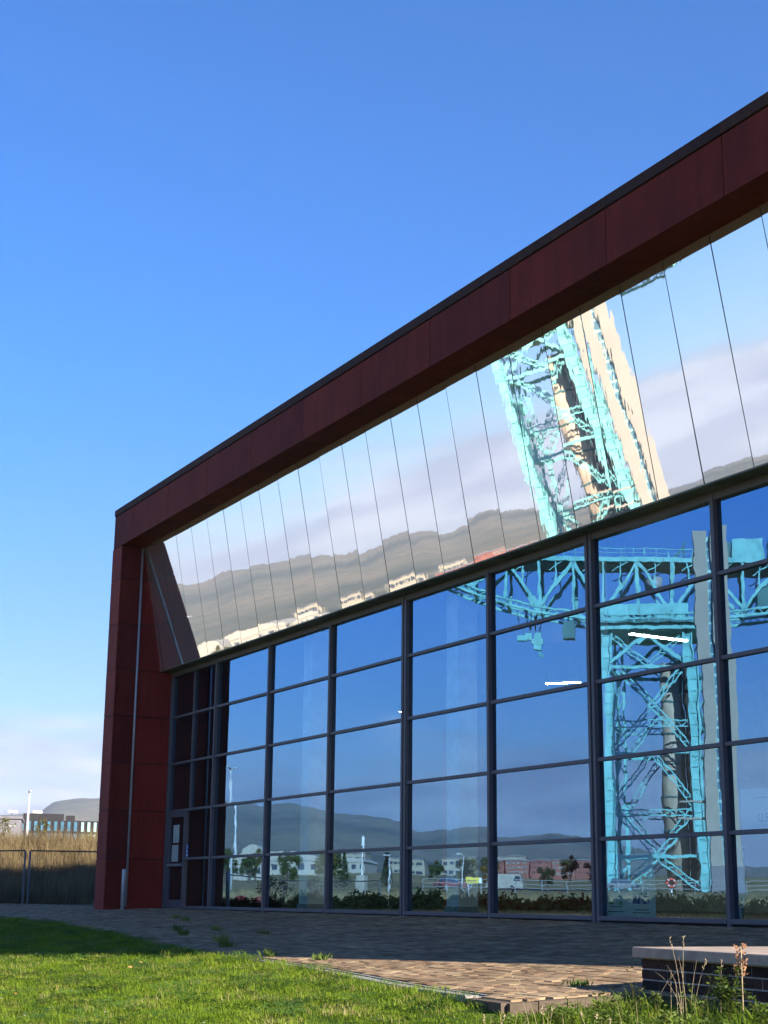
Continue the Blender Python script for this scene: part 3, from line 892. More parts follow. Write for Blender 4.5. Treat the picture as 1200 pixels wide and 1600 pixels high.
# long grass along the edges and by the bench
longp = pool('long_grass_pool', [clump(46 + i, 0.12, 0.10, 0.24 + .03 * i, 0.007, 0.9, 3) for i in range(4)], M['blade'])
def patch(xa, xb, ya, yb, n, zf, wob=0.0):
    v = []; f = []
    for i in range(n + 1):
        for j in range(n + 1):
            x = xa + (xb - xa) * i / n; y = ya + (yb - ya) * j / n
            v.append((x, y, zf(x, y)))
    for i in range(n):
        for j in range(n): f.append((i * (n + 1) + j, (i + 1) * (n + 1) + j, (i + 1) * (n + 1) + j + 1, i * (n + 1) + j + 1))
    me = D.meshes.new('patch'); me.from_pydata(v, [], f); return me
tag(scatter('long_grass', patch(28.0, 31.0, -9.2, -7.0, 8, lambda x, y: z_lawn(x, min(y, edge_y(x) - .3))), longp, 26, 11, 0.5, 1.05, 0.3), 'longer tufted grass in front of the brick bench')
drypool = pool('dry_grass_pool', [clump(30 + i, 0.2, 0.45, 0.8 + .06 * i, 0.012, 0.5, 3) for i in range(4)], M['dry'])
brown = pool('brown_grass_pool', [clump(44 + i, 0.25, 0.5, 0.95 + .06 * i, 0.014, 0.5, 3) for i in range(4)], M['darkdry'])
tag(scatter('bank_grass', patch(-21.5, -15.4, -5, 16, 20, lambda x, y: z_ground(x, y) - .03), brown, 16, 21, 0.8, 1.25, 0.2), 'tall straw brown grass on the shaded bank behind the fence')
tag(scatter('dry_grass', patch(-34, -20.2, -5, 20, 20, lambda x, y: z_ground(x, y) - .03), drypool, 7, 31, 0.7, 1.15, 0.2), 'straw coloured grass along the sunlit top of the bank')
# ---SPLIT---
# ------------------------------------------------------------------ weeds
def leafy(mb, p, d, L, W, nrm):
    d = d.normalized(); a = d.cross(nrm).normalized()
    n = a.cross(d)
    m1 = p + d * L * 0.45 + n * L * 0.06
    mb.face([p, m1 + a * W / 2, p + d * L, m1 - a * W / 2])
def weed(name, label, loc, h, nst, seed, spread=0.25, mat='weed', group=None, leafL=0.05, dens=26, bare=0.0):
    rr = random.Random(seed)
    o = thing(name, label, 'weed', loc, 0, group)
    sm = MB(); lm = MB()
    for _ in range(nst):
        a = rr.uniform(0, 6.283); hh = h * rr.uniform(0.6, 1.0); le = spread * rr.uniform(0.3, 1) * h
        pts = []
        for i in range(6):
            t = i / 5
            pts.append(Vector((math.cos(a) * le * t * t + rr.gauss(0, .008), math.sin(a) * le * t * t + rr.gauss(0, .008), hh * t - 0.01)))
        sm.tube(pts, [0.0026, .0024, .002, .0017, .0013, .0007], 5)
        for k in range(dens):
            t = rr.uniform(bare, 1.0); i = min(4, int(t * 5)); p = pts[i].lerp(pts[i + 1], t * 5 - i)
            b = rr.uniform(0, 6.283)
            d = Vector((math.cos(b), math.sin(b), rr.uniform(-.1, .9)))
            br = rr.uniform(0, 0.07) * (1.2 - t)
            q = p + d.normalized() * br
            leafy(lm, q, d, leafL * rr.uniform(.6, 1.25), leafL * .5 * rr.uniform(.7, 1.2), Vector((rr.gauss(0, .4), rr.gauss(0, .4), 1)))
    sm.build('stem', M['autumn'], o)
    lm.build('leaves', M[mat], o)
    return o
M['stalk'] = plain('dry_stalk', (0.38, 0.29, 0.17), 0.8, 0, 0.2, 0.3, 20)
M['seed'] = plain('seed_head', (0.40, 0.31, 0.19), 0.9, 0, 0.1, 0.4, 40)
def zl(x, y): return z_lawn(x, min(y, edge_y(x) - .3))
# points in front of the bench: (x, y)
WG = 'leafy weeds in front of the brick bench'
weed('leafy_weed', 'bushy green weed rising tallest against the brick wall', (29.15, -7.15, zl(29.15, -7.15)), 0.40, 8, 1, 0.20, 'weed', WG, 0.042, 46, 0.25)
weed('leafy_weed', 'sprawling low weed with reddish stems left of the tallest weed', (29.05, -7.26, zl(29.05, -7.26)), 0.36, 5, 2, 0.7, 'weed', WG, 0.034, 13, 0.35)
weed('leafy_weed', 'pale green weed at the right edge beside the bench', (29.66, -7.33, zl(29.66, -7.33)), 0.30, 8, 3, 0.45, 'weed', WG, 0.038, 30, 0.2)
weed('leafy_weed', 'broad leafy weed clump left of the bench end', (28.82, -7.90, zl(28.82, -7.9)), 0.31, 9, 4, 0.5, 'weed', WG, 0.042, 30, 0.05)
weed('leafy_weed', 'small upright weed with a pale rosette left on the bench front', (28.55, -7.24, zl(28.55, -7.24)), 0.23, 3, 5, 0.12, 'weed', WG, 0.034, 20, 0.65)
weed('leafy_weed', 'thin brown weed standing at the corner of the bench', (28.27, -7.22, zl(28.27, -7.22)), 0.40, 3, 6, 0.2, 'autumn', WG, 0.028, 14, 0.3)
GW = 'low weeds in the rough grass'
for k, (x, y, h) in enumerate([(29.0, -8.15, .22), (29.11, -7.83, .17), (29.25, -7.62, .16), (29.55, -7.62, .18), (29.35, -7.85, .15), (28.75, -7.62, .18), (28.98, -7.5, .15), (29.75, -7.75, .16), (29.1, -8.3, .16), (28.5, -7.65, .16), (28.15, -7.35, .22), (27.95, -7.6, .16), (28.3, -7.8, .2), (28.05, -8.0, .15), (27.85, -7.9, .12), (28.4, -7.35, .2)]):
    weed('ground_weed', 'low leafy weed in the rough grass before the bench', (x, y, zl(x, y)), h, 11, 20 + k, 0.8, 'weed', GW, 0.036, 30, 0.05)
def stalk(loc, h, lean, az, seed, label, group, head=True):
    rr = random.Random(seed)
    o = thing('dry_stalk', label, 'grass stalk', loc, 0, group)
    pts = []
    for i in range(7):
        t = i / 6; q = lean * h * t * t
        pts.append((math.cos(az) * q, math.sin(az) * q, h * t - 0.02 - 0.2 * lean * h * t ** 3))
    MB().tube(pts, [.0017, .0017, .0015, .0014, .0012, .001, .0006], 5).build('stem', M['stalk'], o)
    if head:
        mb = MB(); e = Vector(pts[-1]); s = Vector(pts[-2])
        for k in range(16):
            t = rr.random(); p = s.lerp(e, t * 1.05)
            leafy(mb, p, Vector((rr.gauss(0, .5), rr.gauss(0, .5), 1)), 0.02, 0.0055, Vector((rr.gauss(0, 1), rr.gauss(0, 1), .2)))
        mb.build('seed_head', M['seed'], o)
rr = random.Random(5)
GA = 'dry grass stalks in front of the brick bench'
for k, (x, y, h, le, az) in enumerate([(28.57, -7.06, .62, .42, 2.75), (28.60, -7.08, .60, .22, 2.3), (28.62, -7.1, .42, 1.0, 2.9), (28.64, -7.12, .46, .85, 2.7), (28.66, -7.1, .50, .6, 2.6), (28.62, -7.14, .36, .9, 2.5), (28.77, -7.13, .46, .25, .3), (28.8, -7.12, .38, .9, -.2),
        (28.5, -7.1, .38, .3, 2.4), (28.7, -7.1, .44, .12, 1.0), (29.0, -7.1, .44, .1, 2.0), (28.2, -7.0, .44, .55, 0.4)]):
    stalk((x, y, zl(x, y)), h, le, az, 60 + k, 'bent straw coloured grass stalk against the dark brick bench', GA, k in (0, 1, 6, 10))
GB = 'dry grass stalks by the drain'
for k in range(26):
    a = rr.uniform(0, 1); x = 28.9 + .2 * a + rr.gauss(0, .1); y = -8.85 + .9 * a + rr.gauss(0, .08)
    h = (.52, .50)[k] if k < 2 else rr.uniform(.14, .34)
    if k < 2: x, y = 28.73 + .03 * k, -8.36 + .04 * k
    stalk((x, y, zl(x, y)), h, rr.uniform(.05, .3), rr.uniform(0, 6.28), 90 + k, 'thin pale grass stalk standing in front of the sunlit paving', GB, k % 3 == 0)
# dock seed spike by the bench
dk = thing('dock_plant', 'rusty brown dock seed spike against the bench front', 'weed', (29.2, -7.09, zl(29.2, -7.09)))
MB().tube([(0, 0, -.02), (0.005, 0, .4), (0, 0.01, .52)], [.005, .004, .002], 6).build('stem', M['stalk'], dk)
mb = MB()
for k in range(120):
    z = rr.uniform(.31, .51); a = rr.uniform(0, 6.28); q = rr.uniform(.005, .035)
    leafy(mb, Vector((q * math.cos(a), q * math.sin(a), z)), Vector((math.cos(a), math.sin(a), .8)), .022, .014, Vector((rr.gauss(0, 1), rr.gauss(0, 1), .5)))
mb.build('seed_head', plain('dock_seed', (0.30, 0.15, 0.075), 0.9), dk)
# small weeds growing through the paving
PW = 'tufts of weed in the paving joints'
for k, (x, y, h) in enumerate([(13.6, -4.9, .14), (15.2, -5.4, .12), (14.2, -4.5, .10), (17.7, -5.85, .15), (18.9, -6.3, .12), (21.1, -6.7, .10), (22.2, -6.6, .10), (26.93, -6.74, .07), (7.8, -2.7, .08), (9.6, -3.2, .10), (16.3, -4.6, .08)]):
    o = thing('paving_weed', 'small dark weed tuft growing in the paving', 'weed', (x, y, z_pave(x, y)), 0, PW)
    mb = MB(); q = random.Random(k)
    for _ in range(44):
        a = q.uniform(0, 6.28); le = q.uniform(.3, 1.2)
        leafy(mb, Vector((q.gauss(0, .05), q.gauss(0, .04), -.005)), Vector((math.cos(a) * le, math.sin(a) * le, 1)), h * q.uniform(.6, 1.2), .016, Vector((math.sin(a), math.cos(a), .3)))
    mb.build('leaves', M['weed'], o)
# fallen leaves and pale flowers dotted over the lawn
M['fallen'] = plain('fallen_leaf', (0.50, 0.24, 0.07), 0.8, 0, 0.2, 0.3, 30)
M['petal'] = plain('white_petal', (0.75, 0.74, 0.68), 0.7)
for k in range(6):
    x = rr.uniform(19, 29); y = edge_y(x) - rr.uniform(.8, 3.0)
    o = MB(); leafy(o, Vector((-.04, 0, 0)), Vector((1, .2, .05)), .055, .035, Vector((0.1, .2, 1)))
    ob = o.build('fallen_leaf', M['fallen'], None, False, (x, y, z_lawn(x, y) + .055)); ob.rotation_euler = (rr.gauss(0, .3), rr.gauss(0, .3), rr.uniform(0, 6.28))
    tag(ob, 'curled orange leaf lying on the sunlit lawn', 'leaf', 'fallen leaves on the lawn')
for k in range(26):
    x = rr.uniform(16, 29.5); y = edge_y(x) - rr.uniform(.6, 3.0)
    o = thing('daisy', 'small white daisy dotted in the lawn', 'flower', (x, y, z_lawn(x, y)), 0, 'daisies in the lawn')
    MB().tube([(0, 0, 0), (0, 0, .07)], .0015, 4).build('stem', M['weed'], o)
    mb = MB()
    for q in range(9):
        a = q * .698; leafy(mb, Vector((0, 0, .07)), Vector((math.cos(a), math.sin(a), .25)), .016, .008, Vector((0, 0, 1)))
    mb.build('petals', M['petal'], o)

# ------------------------------------------------------------------ fence along the bank
fence = thing('mesh_fence', 'grey wire mesh fence on posts between the paving and the grass bank', 'fence')
M['fence'] = plain('galvanised_fence', (0.17, 0.17, 0.18), 0.5, 0.4)
M['rail'] = plain('dark_fence_rail', (0.035, 0.034, 0.035), 0.6)
F0, F1 = Vector((-13.2, 6.6)), Vector((-20.0, -17.0))
fd = (F1 - F0); FL = fd.length; fd /= FL
PW_ = 3.02; q = 0.22; k = 0
pms = MB().box(-.03, .03, -.03, .03, -.15, 1.68).mesh('post')
while q + PW_ < FL:
    a = F0 + fd * q; b = F0 + fd * (q + PW_ - 0.16)
    za = z_ground(a.x, a.y); zb = z_ground(b.x, b.y)
    for p, z in ((a, za), (b, zb)): link('post', pms, M['fence'], fence, (p.x, p.y, z))
    MB().beam((a.x, a.y, za + 1.69), (b.x, b.y, zb + 1.69), .045, .045).build('top_rail', M['rail'], fence)
    w = MB()
    for i in range(1, 36):
        t = i / 36; p = a.lerp(b, t); z = za + (zb - za) * t
        w.beam((p.x, p.y, z + .06), (p.x, p.y, z + 1.66), .004, .004)
    for i in range(9):
        h = .08 + i * .195; w.beam((a.x, a.y, za + h), (b.x, b.y, zb + h), .004, .004)
    tag(w.build('wire_mesh', M['fence'], fence), kind='stuff')
    q += PW_
# ------------------------------------------------------------------ trees and shrubs
def crown_mesh(seed, blobs, n, leaf):
    rr = random.Random(seed); mb = MB()
    for _ in range(n):
        bx, by, bz, br = rr.choice(blobs)
        while True:
            v = Vector((rr.uniform(-1, 1), rr.uniform(-1, 1), rr.uniform(-1, 1)))
            if 0.25 < v.length < 1: break
        v *= (0.6 + 0.4 * rr.random()) * br
        p = Vector((bx, by, bz)) + v
        nrm = (v.normalized() + Vector((rr.gauss(0, .5), rr.gauss(0, .5), rr.gauss(.3, .5)))).normalized()
        d = nrm.cross(Vector((rr.gauss(0, 1), rr.gauss(0, 1), rr.gauss(0, 1)))).normalized()
        leafy(mb, p, d, leaf * rr.uniform(.6, 1.3), leaf * .7 * rr.uniform(.6, 1.2), nrm)
    return mb.mesh('crown')
def tree_kind(seed, h, w, n, leaf, conifer=False):
    rr = random.Random(seed)
    blobs = []
    if conifer:
        for i in range(9):
            t = i / 8; blobs.append((0, 0, h * (.18 + .8 * t), w * .5 * (1.02 - t)))
    else:
        for _ in range(13):
            a = rr.uniform(0, 6.28); q = rr.random() ** .6 * w * .34
            blobs.append((q * math.cos(a), q * math.sin(a), h * rr.uniform(.36, .86), w * rr.uniform(.12, .22)))
        blobs.append((0, 0, h * .86, w * .17))
    cm = crown_mesh(seed, blobs, n, leaf)
    tm = MB().tube([(0, 0, -.3), (0.02 * h, 0, h * .3), (0, .02 * h, h * .62), (.01 * h, 0, h * .8)], [.028 * h, .022 * h, .013 * h, .006 * h], 7)
    for i in range(5):
        b = blobs[i % len(blobs)]; s = h * (.26 + .07 * i)
        tm.tube([(0, 0, s), (b[0] * .5, b[1] * .5, (s + b[2]) / 2 + .02 * h), (b[0], b[1], b[2])], [.011 * h, .008 * h, .004 * h], 5)
    return tm.mesh('trunk'), cm
KIND = {'broad': tree_kind(1, 5.0, 4.8, 2600, .26), 'tall': tree_kind(2, 6.0, 3.2, 2200, .26), 'bush': tree_kind(3, 2.2, 3.0, 1500, .17), 'pine': tree_kind(4, 6.0, 3.0, 2000, .25, True), 'thin': tree_kind(5, 3.0, 1.6, 420, .13)}
def tree(kind, x, y, s, label, group, mat='leaf', name='tree', z=None):
    o = thing(name, label, 'tree' if name.endswith('tree') else 'shrub', (x, y, (z_ground(x, y) if z is None else z) - 0.05), random.uniform(0, 6.28), group)
    o.scale = (s, s, s * random.uniform(.9, 1.1))
    link('trunk', KIND[kind][0], M['bark'], o)
    cm = KIND[kind][1]
    c = link('crown', cm, None, o)
    if not cm.materials: cm.materials.append(M[mat])
    c.material_slots[0].link = 'OBJECT'; c.material_slots[0].material = M[mat]
    return o
# seen directly, left of the hall
tree('bush', -48.76, 13.5, 0.62, 'rounded green bush close to the rust red column on the grass bank', 'shrubs on the bank', 'weed', 'round_bush')
tree('thin', -47.5, 10.6, 0.75, 'thin sapling before the glazed block', 'shrubs on the bank', 'autumn', 'sapling_tree')
tree('thin', -66, 13.4, 1.0, 'slim yellowing sapling at the far left edge', 'shrubs on the bank', 'autumn', 'sapling_tree')
tree('bush', -62, 19.2, 0.55, 'low bush under the white lamp mast', 'shrubs on the bank', 'weed', 'round_bush')
tree('bush', -64, 21.4, 0.5, 'low bush left of the white lamp mast', 'shrubs on the bank', 'weed', 'round_bush')

# ------------------------------------------------------------------ distant blocks left of the hall
def facade_block(name, label, cat, loc, rz, W, H, DP, wall, cols, rows, wm, frame, margin=.6, group=None, wh=.62, roof=None):
    o = thing(name, label, cat, loc, rz, group)
    MB().box(-W / 2, W / 2, 0, DP, -4, H).build('wall', wall, o)
    cw = (W - 2 * margin) / cols; ch = H / rows
    fm = MB().box(-cw * .5 + .12, cw * .5 - .12, -.10, -.02, -ch * wh / 2, ch * wh / 2).mesh('window')
    gm = MB().box(-cw * .5 + .28, cw * .5 - .28, -.13, -.102, -ch * wh / 2 + .14, ch * wh / 2 - .14).mesh('glass')
    for i in range(cols):
        for j in range(rows):
            w = link('window', fm, frame, o, (-W / 2 + margin + cw * (i + .5), 0, ch * (j + .5)))
            link('glass', gm, wm, w)
    if roof:
        MB().box(-W / 2 - .2, W / 2 + .2, -.25, DP + .2, H + .004, H + .35).build('roof', roof, o)
    return o
M['wall_dark'] = plain('dark_brown_cladding', (0.010, 0.007, 0.008), 0.7)
M['wall_grey'] = plain('grey_cladding', (0.17, 0.16, 0.17), 0.7, 0, .3, .1, .3)
M['wall_brick'] = plain('red_brick_wall', (0.26, 0.10, 0.075), 0.85, 0, .2, .15, .5)
M['wall_white'] = plain('white_render', (0.33, 0.30, 0.245), 0.7)
M['blueglass'] = plain('blue_glazing', (0.06, 0.16, 0.23), 0.35, 0.0, .4, .3, .3)
M['greenglass'] = plain('pale_green_glazing', (0.34, 0.55, 0.50), 0.25, 0.0, .6, .2, .5)
M['darkglass'] = plain('dark_glazing', (0.05, 0.06, 0.08), 0.1, 0.2, .8)
dirn = Vector((-.958, .287)); perp = Vector((.287, .958))
rzb = math.atan2(perp.y, perp.x)
def dirpos(px, dist):
    d = fwd + right * ((px - 600) / 2411.2) + down * ((1300 - 800) / 2411.2)
    d = Vector((d.x, d.y)).normalized(); return Vector((CAM.x, CAM.y)) + d * dist
Pb = dirpos(76, 250)
zb_ = 7.9
g1 = facade_block('glazed_block', 'low dark block of blue glass with a brown roof box', 'building', (Pb.x, Pb.y, zb_), rzb, 9.4, 3.7, 12, M['wall_dark'], 9, 2, M['blueglass'], M['wall_dark'], .15, 'distant glazed blocks', .93)
MB().box(-4.0, 2.2, .6, 6, 3.72, 4.7).box(2.5, 3.9, .8, 6, 3.72, 4.5).build('roof_box', M['wall_dark'], g1)
Pg = dirpos(153, 251)
g2 = facade_block('glazed_block', 'pale green glass block beside the rust red column', 'building', (Pg.x, Pg.y, zb_), rzb, 6.0, 3.7, 12, M['wall_dark'], 6, 2, M['greenglass'], M['wall_dark'], .1, 'distant glazed blocks', .93)
Pw = dirpos(-8, 235)
facade_block('grey_shed', 'plain grey shed behind thin trees at the far left', 'building', (Pw.x, Pw.y, 6.6), rzb, 7.2, 4.4, 14, M['wall_grey'], 1, 1, M['wall_grey'], M['wall_grey'], 3.6, None, .1, M['wall_grey'])
M['lamp_grey'] = plain('pale_lamp_paint', (0.42, 0.43, 0.43), 0.5)
def lamp_post(name, label, x, y, h, arm, rz, group=None, twin=False, z=None, r=.07):
    o = thing(name, label, 'lamp post', (x, y, z_ground(x, y) - .05 if z is None else z), rz, group)
    MB().tube([(0, 0, -.3), (0, 0, h * .3), (0, 0, h)], [r * 1.3, r * 1.1, r * .7], 8).build('column', M['lamp_grey'], o, True)
    for s in ((-1, 1) if twin else (1,)):
        MB().tube([(0, 0, h - .02), (s * arm * .6, 0, h + .12), (s * arm, 0, h + .14)], [r * .6, r * .5, r * .5], 6).build('arm', M['lamp_grey'], o, True)
        MB().box(s * arm - .25, s * arm + .25, -.12, .12, h + .08, h + .17).build('lantern', M['lamp_grey'], o)
    return o
p = dirpos(42, 160); lamp_post('lamp_mast', 'tall white mast in front of the blue glass block', p.x, p.y, 4.6, .2, 0, 'white masts beyond the bank', z=5.6, r=.13)
p = dirpos(9.5, 110); lamp_post('lamp_mast', 'short white lamp with one arm at the far left', p.x, p.y, 1.7, .35, R(75), 'white masts beyond the bank', z=3.0, r=.06)
for k, px in enumerate((17, 56)):
    p = dirpos(px, 300)
    o = thing('roof_cowl', 'small white roof cowl above the distant roofs', 'cowl', (p.x, p.y, z_ground(p.x, p.y) - .3), 0, 'white cowls on far roofs')
    MB().tube([(0, 0, 0), (0, 0, 6.3)], .10, 6).build('stack', M['wall_grey'], o)
    MB().box(-.3, .3, -.9, .9, 6.3, 6.7).build('cowl', M['white'], o)

# ------------------------------------------------------------------ the crane across the water (seen in the glass)
t = MT('weathered_turquoise_paint')
f = t.noise(.55, 8, 0.68); g = t.noise(2.2, 6, 0.65, 'pos', (1, 1, .3))
c = t.ramp(f, [(0.30, (0.075, 0.27, 0.27)), (0.46, (0.14, 0.42, 0.41)), (0.62, (0.19, 0.50, 0.48))])
c = t.mix(t.ramp(g, [(0.56, (0, 0, 0)), (0.72, (.8, .8, .8))]), c, (0.10, 0.13, 0.10))
M['crane'] = t.bsdf(c, 0.55, 0, 0.4)
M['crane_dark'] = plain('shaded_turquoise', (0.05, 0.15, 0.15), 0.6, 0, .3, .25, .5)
M['beige'] = plain('beige_cladding', (0.46, 0.36, 0.27), 0.7, 0, .3, .12, .3)
crane = thing('giant_crane', 'giant turquoise cantilever dock crane reflected in the glass front', 'crane', (-126.5, -114.6, 1.5), math.atan2(-.787, .617))
CR = M['crane']; CD = M['crane_dark']
def beam(name, p0, p1, w, h, mat=None, up=(0, 0, 1)):
    return MB().beam(p0, p1, w, h, up).build(name, mat or CR, crane)
def lattice(name, p0, p1, off, n, c=.22, z=.12, mat=None):
    """two chords joined by zigzag lacing"""
    p0 = Vector(p0); p1 = Vector(p1); off = Vector(off)
    mb = MB().beam(p0 + off, p1 + off, c, c).beam(p0 - off, p1 - off, c, c)
    for i in range(n):
        a = p0.lerp(p1, i / n); b = p0.lerp(p1, (i + 1) / n)
        s = 1 if i % 2 else -1
        mb.beam(a + off * s, b - off * s, z, z)
    return mb.build(name, mat or CR, crane)
YFt, YB_ = 5.5, -5.5
def lx(side, z, back=False):      # legs batter slightly inwards with height
    t = z / 33.0
    return side * (5.7 - .45 * t) + (1.35 if back else 0)
for s in (-1, 1):
    mb = MB().beam((lx(s, 0), YFt - .1, -.8), (lx(s, 33), YFt - .1, 33.2), 1.25, .8)
    for dx in (-.58, .58): mb.beam((lx(s, 0) + dx, YFt + .02, -.8), (lx(s, 33) + dx, YFt + .02, 33.2), .2, 1.2)
    for i in range(23):
        z = .6 + i * 1.45; mb.beam((lx(s, z) - .47, YFt + .36, z), (lx(s, z) + .47, YFt + .36, z), .12, .14)
    mb.build('tower_leg', CR, crane)
    mb = MB()
    for dx in (-.5, .5):
        for dy in (-.5, .5): mb.beam((lx(s, 0, True) + dx, YB_ + dy, -.8), (lx(s, 33, True) + dx, YB_ + dy, 33.2), .34, .34)
    for i in range(18):
        z0, z1 = i * 1.84, (i + 1) * 1.84; q = 1 if i % 2 else -1
        for dy in (-.5, .5): mb.beam((lx(s, z0, True) - .5 * q, YB_ + dy, z0), (lx(s, z1, True) + .5 * q, YB_ + dy, z1), .2, .14)
    mb.build('tower_leg', CR, crane)
    MB().box(lx(s, 0) - 1.3, lx(s, 0) + 1.3, YFt - 1.3, YFt + 1.3, -1.6, -.3).build('leg_foot', M['concrete'], crane)
    MB().box(lx(s, 0, True) - 1.3, lx(s, 0, True) + 1.3, YB_ - 1.3, YB_ + 1.3, -1.6, -.3).build('leg_foot', M['concrete'], crane)
for (y, b, mt) in ((YFt, False, CR), (YB_, True, CR)):
    L = lambda s, z: (lx(s, z, b) - s * .5, y, z)
    mid = lambda z: (1.35 if b else 0, y, z)
    beam('strut', L(-1, 4.2), L(1, 4.2), .35, .4, mt); beam('strut', L(-1, 17.1), L(1, 17.1), .35, .4, mt)
    lattice('lattice_girder', L(-1, 9.3), L(1, 9.3), (0, 0, .38), 16, .16, .1, mt)
    lattice('lattice_girder', L(-1, 21.0), L(1, 21.0), (0, 0, .38), 16, .16, .1, mt)
    beam('strut', L(-1, 28.3), L(1, 28.3), .4, .45, mt)
    for s in (-1, 1):
        lattice('brace', mid(4.2), L(s, .4), (s * .2, 0, .25), 8, .18, .1, mt)
        lattice('brace', mid(4.2), L(s, 9.8), (-s * .2, 0, .25), 9, .18, .1, mt)
        lattice('brace', mid(17.1), L(s, 10.2), (s * .2, 0, .25), 10, .18, .1, mt)
        lattice('brace', L(s, 17.6), (mid(28)[0] - s * 3.9, y, 27.9), (s * .22, 0, .22), 14, .18, .1, mt)
        beam('brace', mid(32.6), L(s, 28.9), .42, .45, mt)
        lattice('brace', mid(28.6), (mid(28)[0] + s * 4.6, y, 32.4), (-s * .18, 0, .22), 8, .14, .1, mt)
for s in (-1, 1):
    for z in (4.2, 9.3, 17.1, 21.0, 28.3):
        beam('strut', (lx(s, z), YFt - .5, z), (lx(s, z, True), YB_ + .5, z), .3, .35)
    for z0, z1 in ((4.2, 9.3), (9.3, 17.1), (21.0, 28.3)):
        beam('brace', (lx(s, z0), YFt - .5, z0), (lx(s, z1, True), YB_ + .5, z1), .22, .22)
        beam('brace', (lx(s, z1), YFt - .5, z1), (lx(s, z0, True), YB_ + .5, z0), .22, .22)
# ladder up the right hand back leg
mb = MB()
for dx in (-.3, .3): mb.beam((8.1 + dx, YB_ + .6, 0), (7.7 + dx, YB_ + .6, 33), .1, .1)
for i in range(66): mb.beam((7.75, YB_ + .6, .5 * i + .3), (8.35, YB_ + .6, .5 * i + .3), .06, .06)
mb.build('ladder', CD, crane)
# stair shaft inside the tower
MB().tube([(2.7, -.6, -.4), (2.7, -.6, 29.5)], 1.55, 14).build('stair_shaft', M['beige'], crane, True)
for z in (3, 7.2, 11.5, 15.8, 20, 24.3, 28.5):
    MB().tube([(2.7, -.6, z), (2.7, -.6, z + .22)], 1.66, 14).build('shaft_ring', CD, crane)
MB().box(4.3, 5.0, -2.2, .8, -.4, 30).build('shaft_shade_side', M['wall_dark'], crane)  # added dark slab standing in for the stair shaft's shaded side
# portal platform and slewing ring
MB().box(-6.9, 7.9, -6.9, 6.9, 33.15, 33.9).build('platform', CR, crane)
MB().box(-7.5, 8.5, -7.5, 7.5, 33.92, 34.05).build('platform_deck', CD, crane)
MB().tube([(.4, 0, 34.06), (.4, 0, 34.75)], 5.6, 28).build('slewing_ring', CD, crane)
mb = MB()
for i in range(17):
    xx = -7.5 + i; mb.beam((xx, 7.4, 34.05), (xx, 7.4, 35.1), .06, .06)
mb.beam((-7.5, 7.4, 35.1), (8.5, 7.4, 35.1), .07, .07).beam((-7.5, 7.4, 34.6), (8.5, 7.4, 34.6), .05, .05)
mb.build('platform_rail', CR, crane)
# jib: two trusses side by side
LOW = [(-32.5, 43.4), (-28, 41.0), (-23.5, 39.0), (-19.0, 37.5), (-14.5, 36.3), (-10.0, 35.5), (-5.5, 35.1), (-1.0, 35.0), (3.5, 35.0), (8.0, 35.15), (12.5, 35.5), (17.0, 35.9), (21.5, 36.4)]
def ztop(x): return 43.0 - .045 * x
for y in (3.4, -3.4):
    for (a, za), (b, zb) in zip(LOW, LOW[1:]):
        mb = MB().beam((a, y, za), (b, y, zb), .4, .34).beam((a, y, za + .75), (b, y, zb + .75), .4, .26)
        n = 5
        for i in range(n):
            t = i / n; u = (i + 1) / n
            mb.beam((a + (b - a) * t, y, za + (zb - za) * t + (.0 if i % 2 else .75)), (a + (b - a) * u, y, za + (zb - za) * u + (.75 if i % 2 else .0)), .2, .12)
        mb.build('lower_chord', CR, crane)
        beam('upper_chord', (a, y, ztop(a)), (b, y, ztop(b)), .55, .62)
    for i, (a, za) in enumerate(LOW[1:-1]):
        beam('post', (a, y, za + .8), (a, y, ztop(a) - .25), .42, .36, up=(0, 1, 0))
    for (a, za), (b, zb) in zip(LOW[1:], LOW[2:]):
        c_ = (a + b) / 2; zm = (za + zb) / 2
        beam('secondary_post', (c_, y, (zm + ztop(c_)) / 2), (c_, y, ztop(c_) - .25), .2, .2, up=(0, 1, 0))
        beam('gusset', (c_ - 1.0, y, ztop(c_) - 1.5), (c_ + 1.0, y, ztop(c_) - .4), .14, .14)
    for i in range(0, len(LOW) - 1):
        (a, za), (b, zb) = LOW[i], LOW[i + 1]
        if i == 0: continue
        if i % 2: beam('diagonal', (a, y, ztop(a) - .3), (b, y, zb + .8), .45, .42)
        else: beam('diagonal', (a, y, za + .8), (b, y, ztop(b) - .3), .45, .42)
for i, (a, za) in enumerate(LOW):
    beam('cross_tie', (a, -3.2, za + .3), (a, 3.2, za + .3), .3, .3)
    beam('cross_tie', (a, -3.2, ztop(a)), (a, 3.2, ztop(a)), .3, .3)
MB().hexa([(-32.5, -3.1, ztop(-32.5) - .5), (21.5, -3.1, ztop(21.5) - .5), (21.5, 3.1, ztop(21.5) - .5), (-32.5, 3.1, ztop(-32.5) - .5),
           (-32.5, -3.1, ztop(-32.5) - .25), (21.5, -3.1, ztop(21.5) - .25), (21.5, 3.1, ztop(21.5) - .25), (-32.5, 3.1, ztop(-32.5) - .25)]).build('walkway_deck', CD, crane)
MB().beam((-5, 3.4, 36.4), (5.6, 3.4, 36.4), .35, 1.5).beam((-5, -3.4, 36.4), (5.6, -3.4, 36.4), .35, 1.5).build('girder_plate', CR, crane)
mb = MB()
for y in (3.7, -3.7):
    x = -32
    while x < 9:
        mb.beam((x, y, ztop(x) + .2), (x, y, ztop(x) + 1.5), .08, .08); x += 1.6
    mb.beam((-32, y, ztop(-32) + 1.5), (9, y, ztop(9) + 1.5), .09, .09).beam((-32, y, ztop(-32) + .9), (9, y, ztop(9) + .9), .06, .06)
mb.build('handrail', CR, crane)
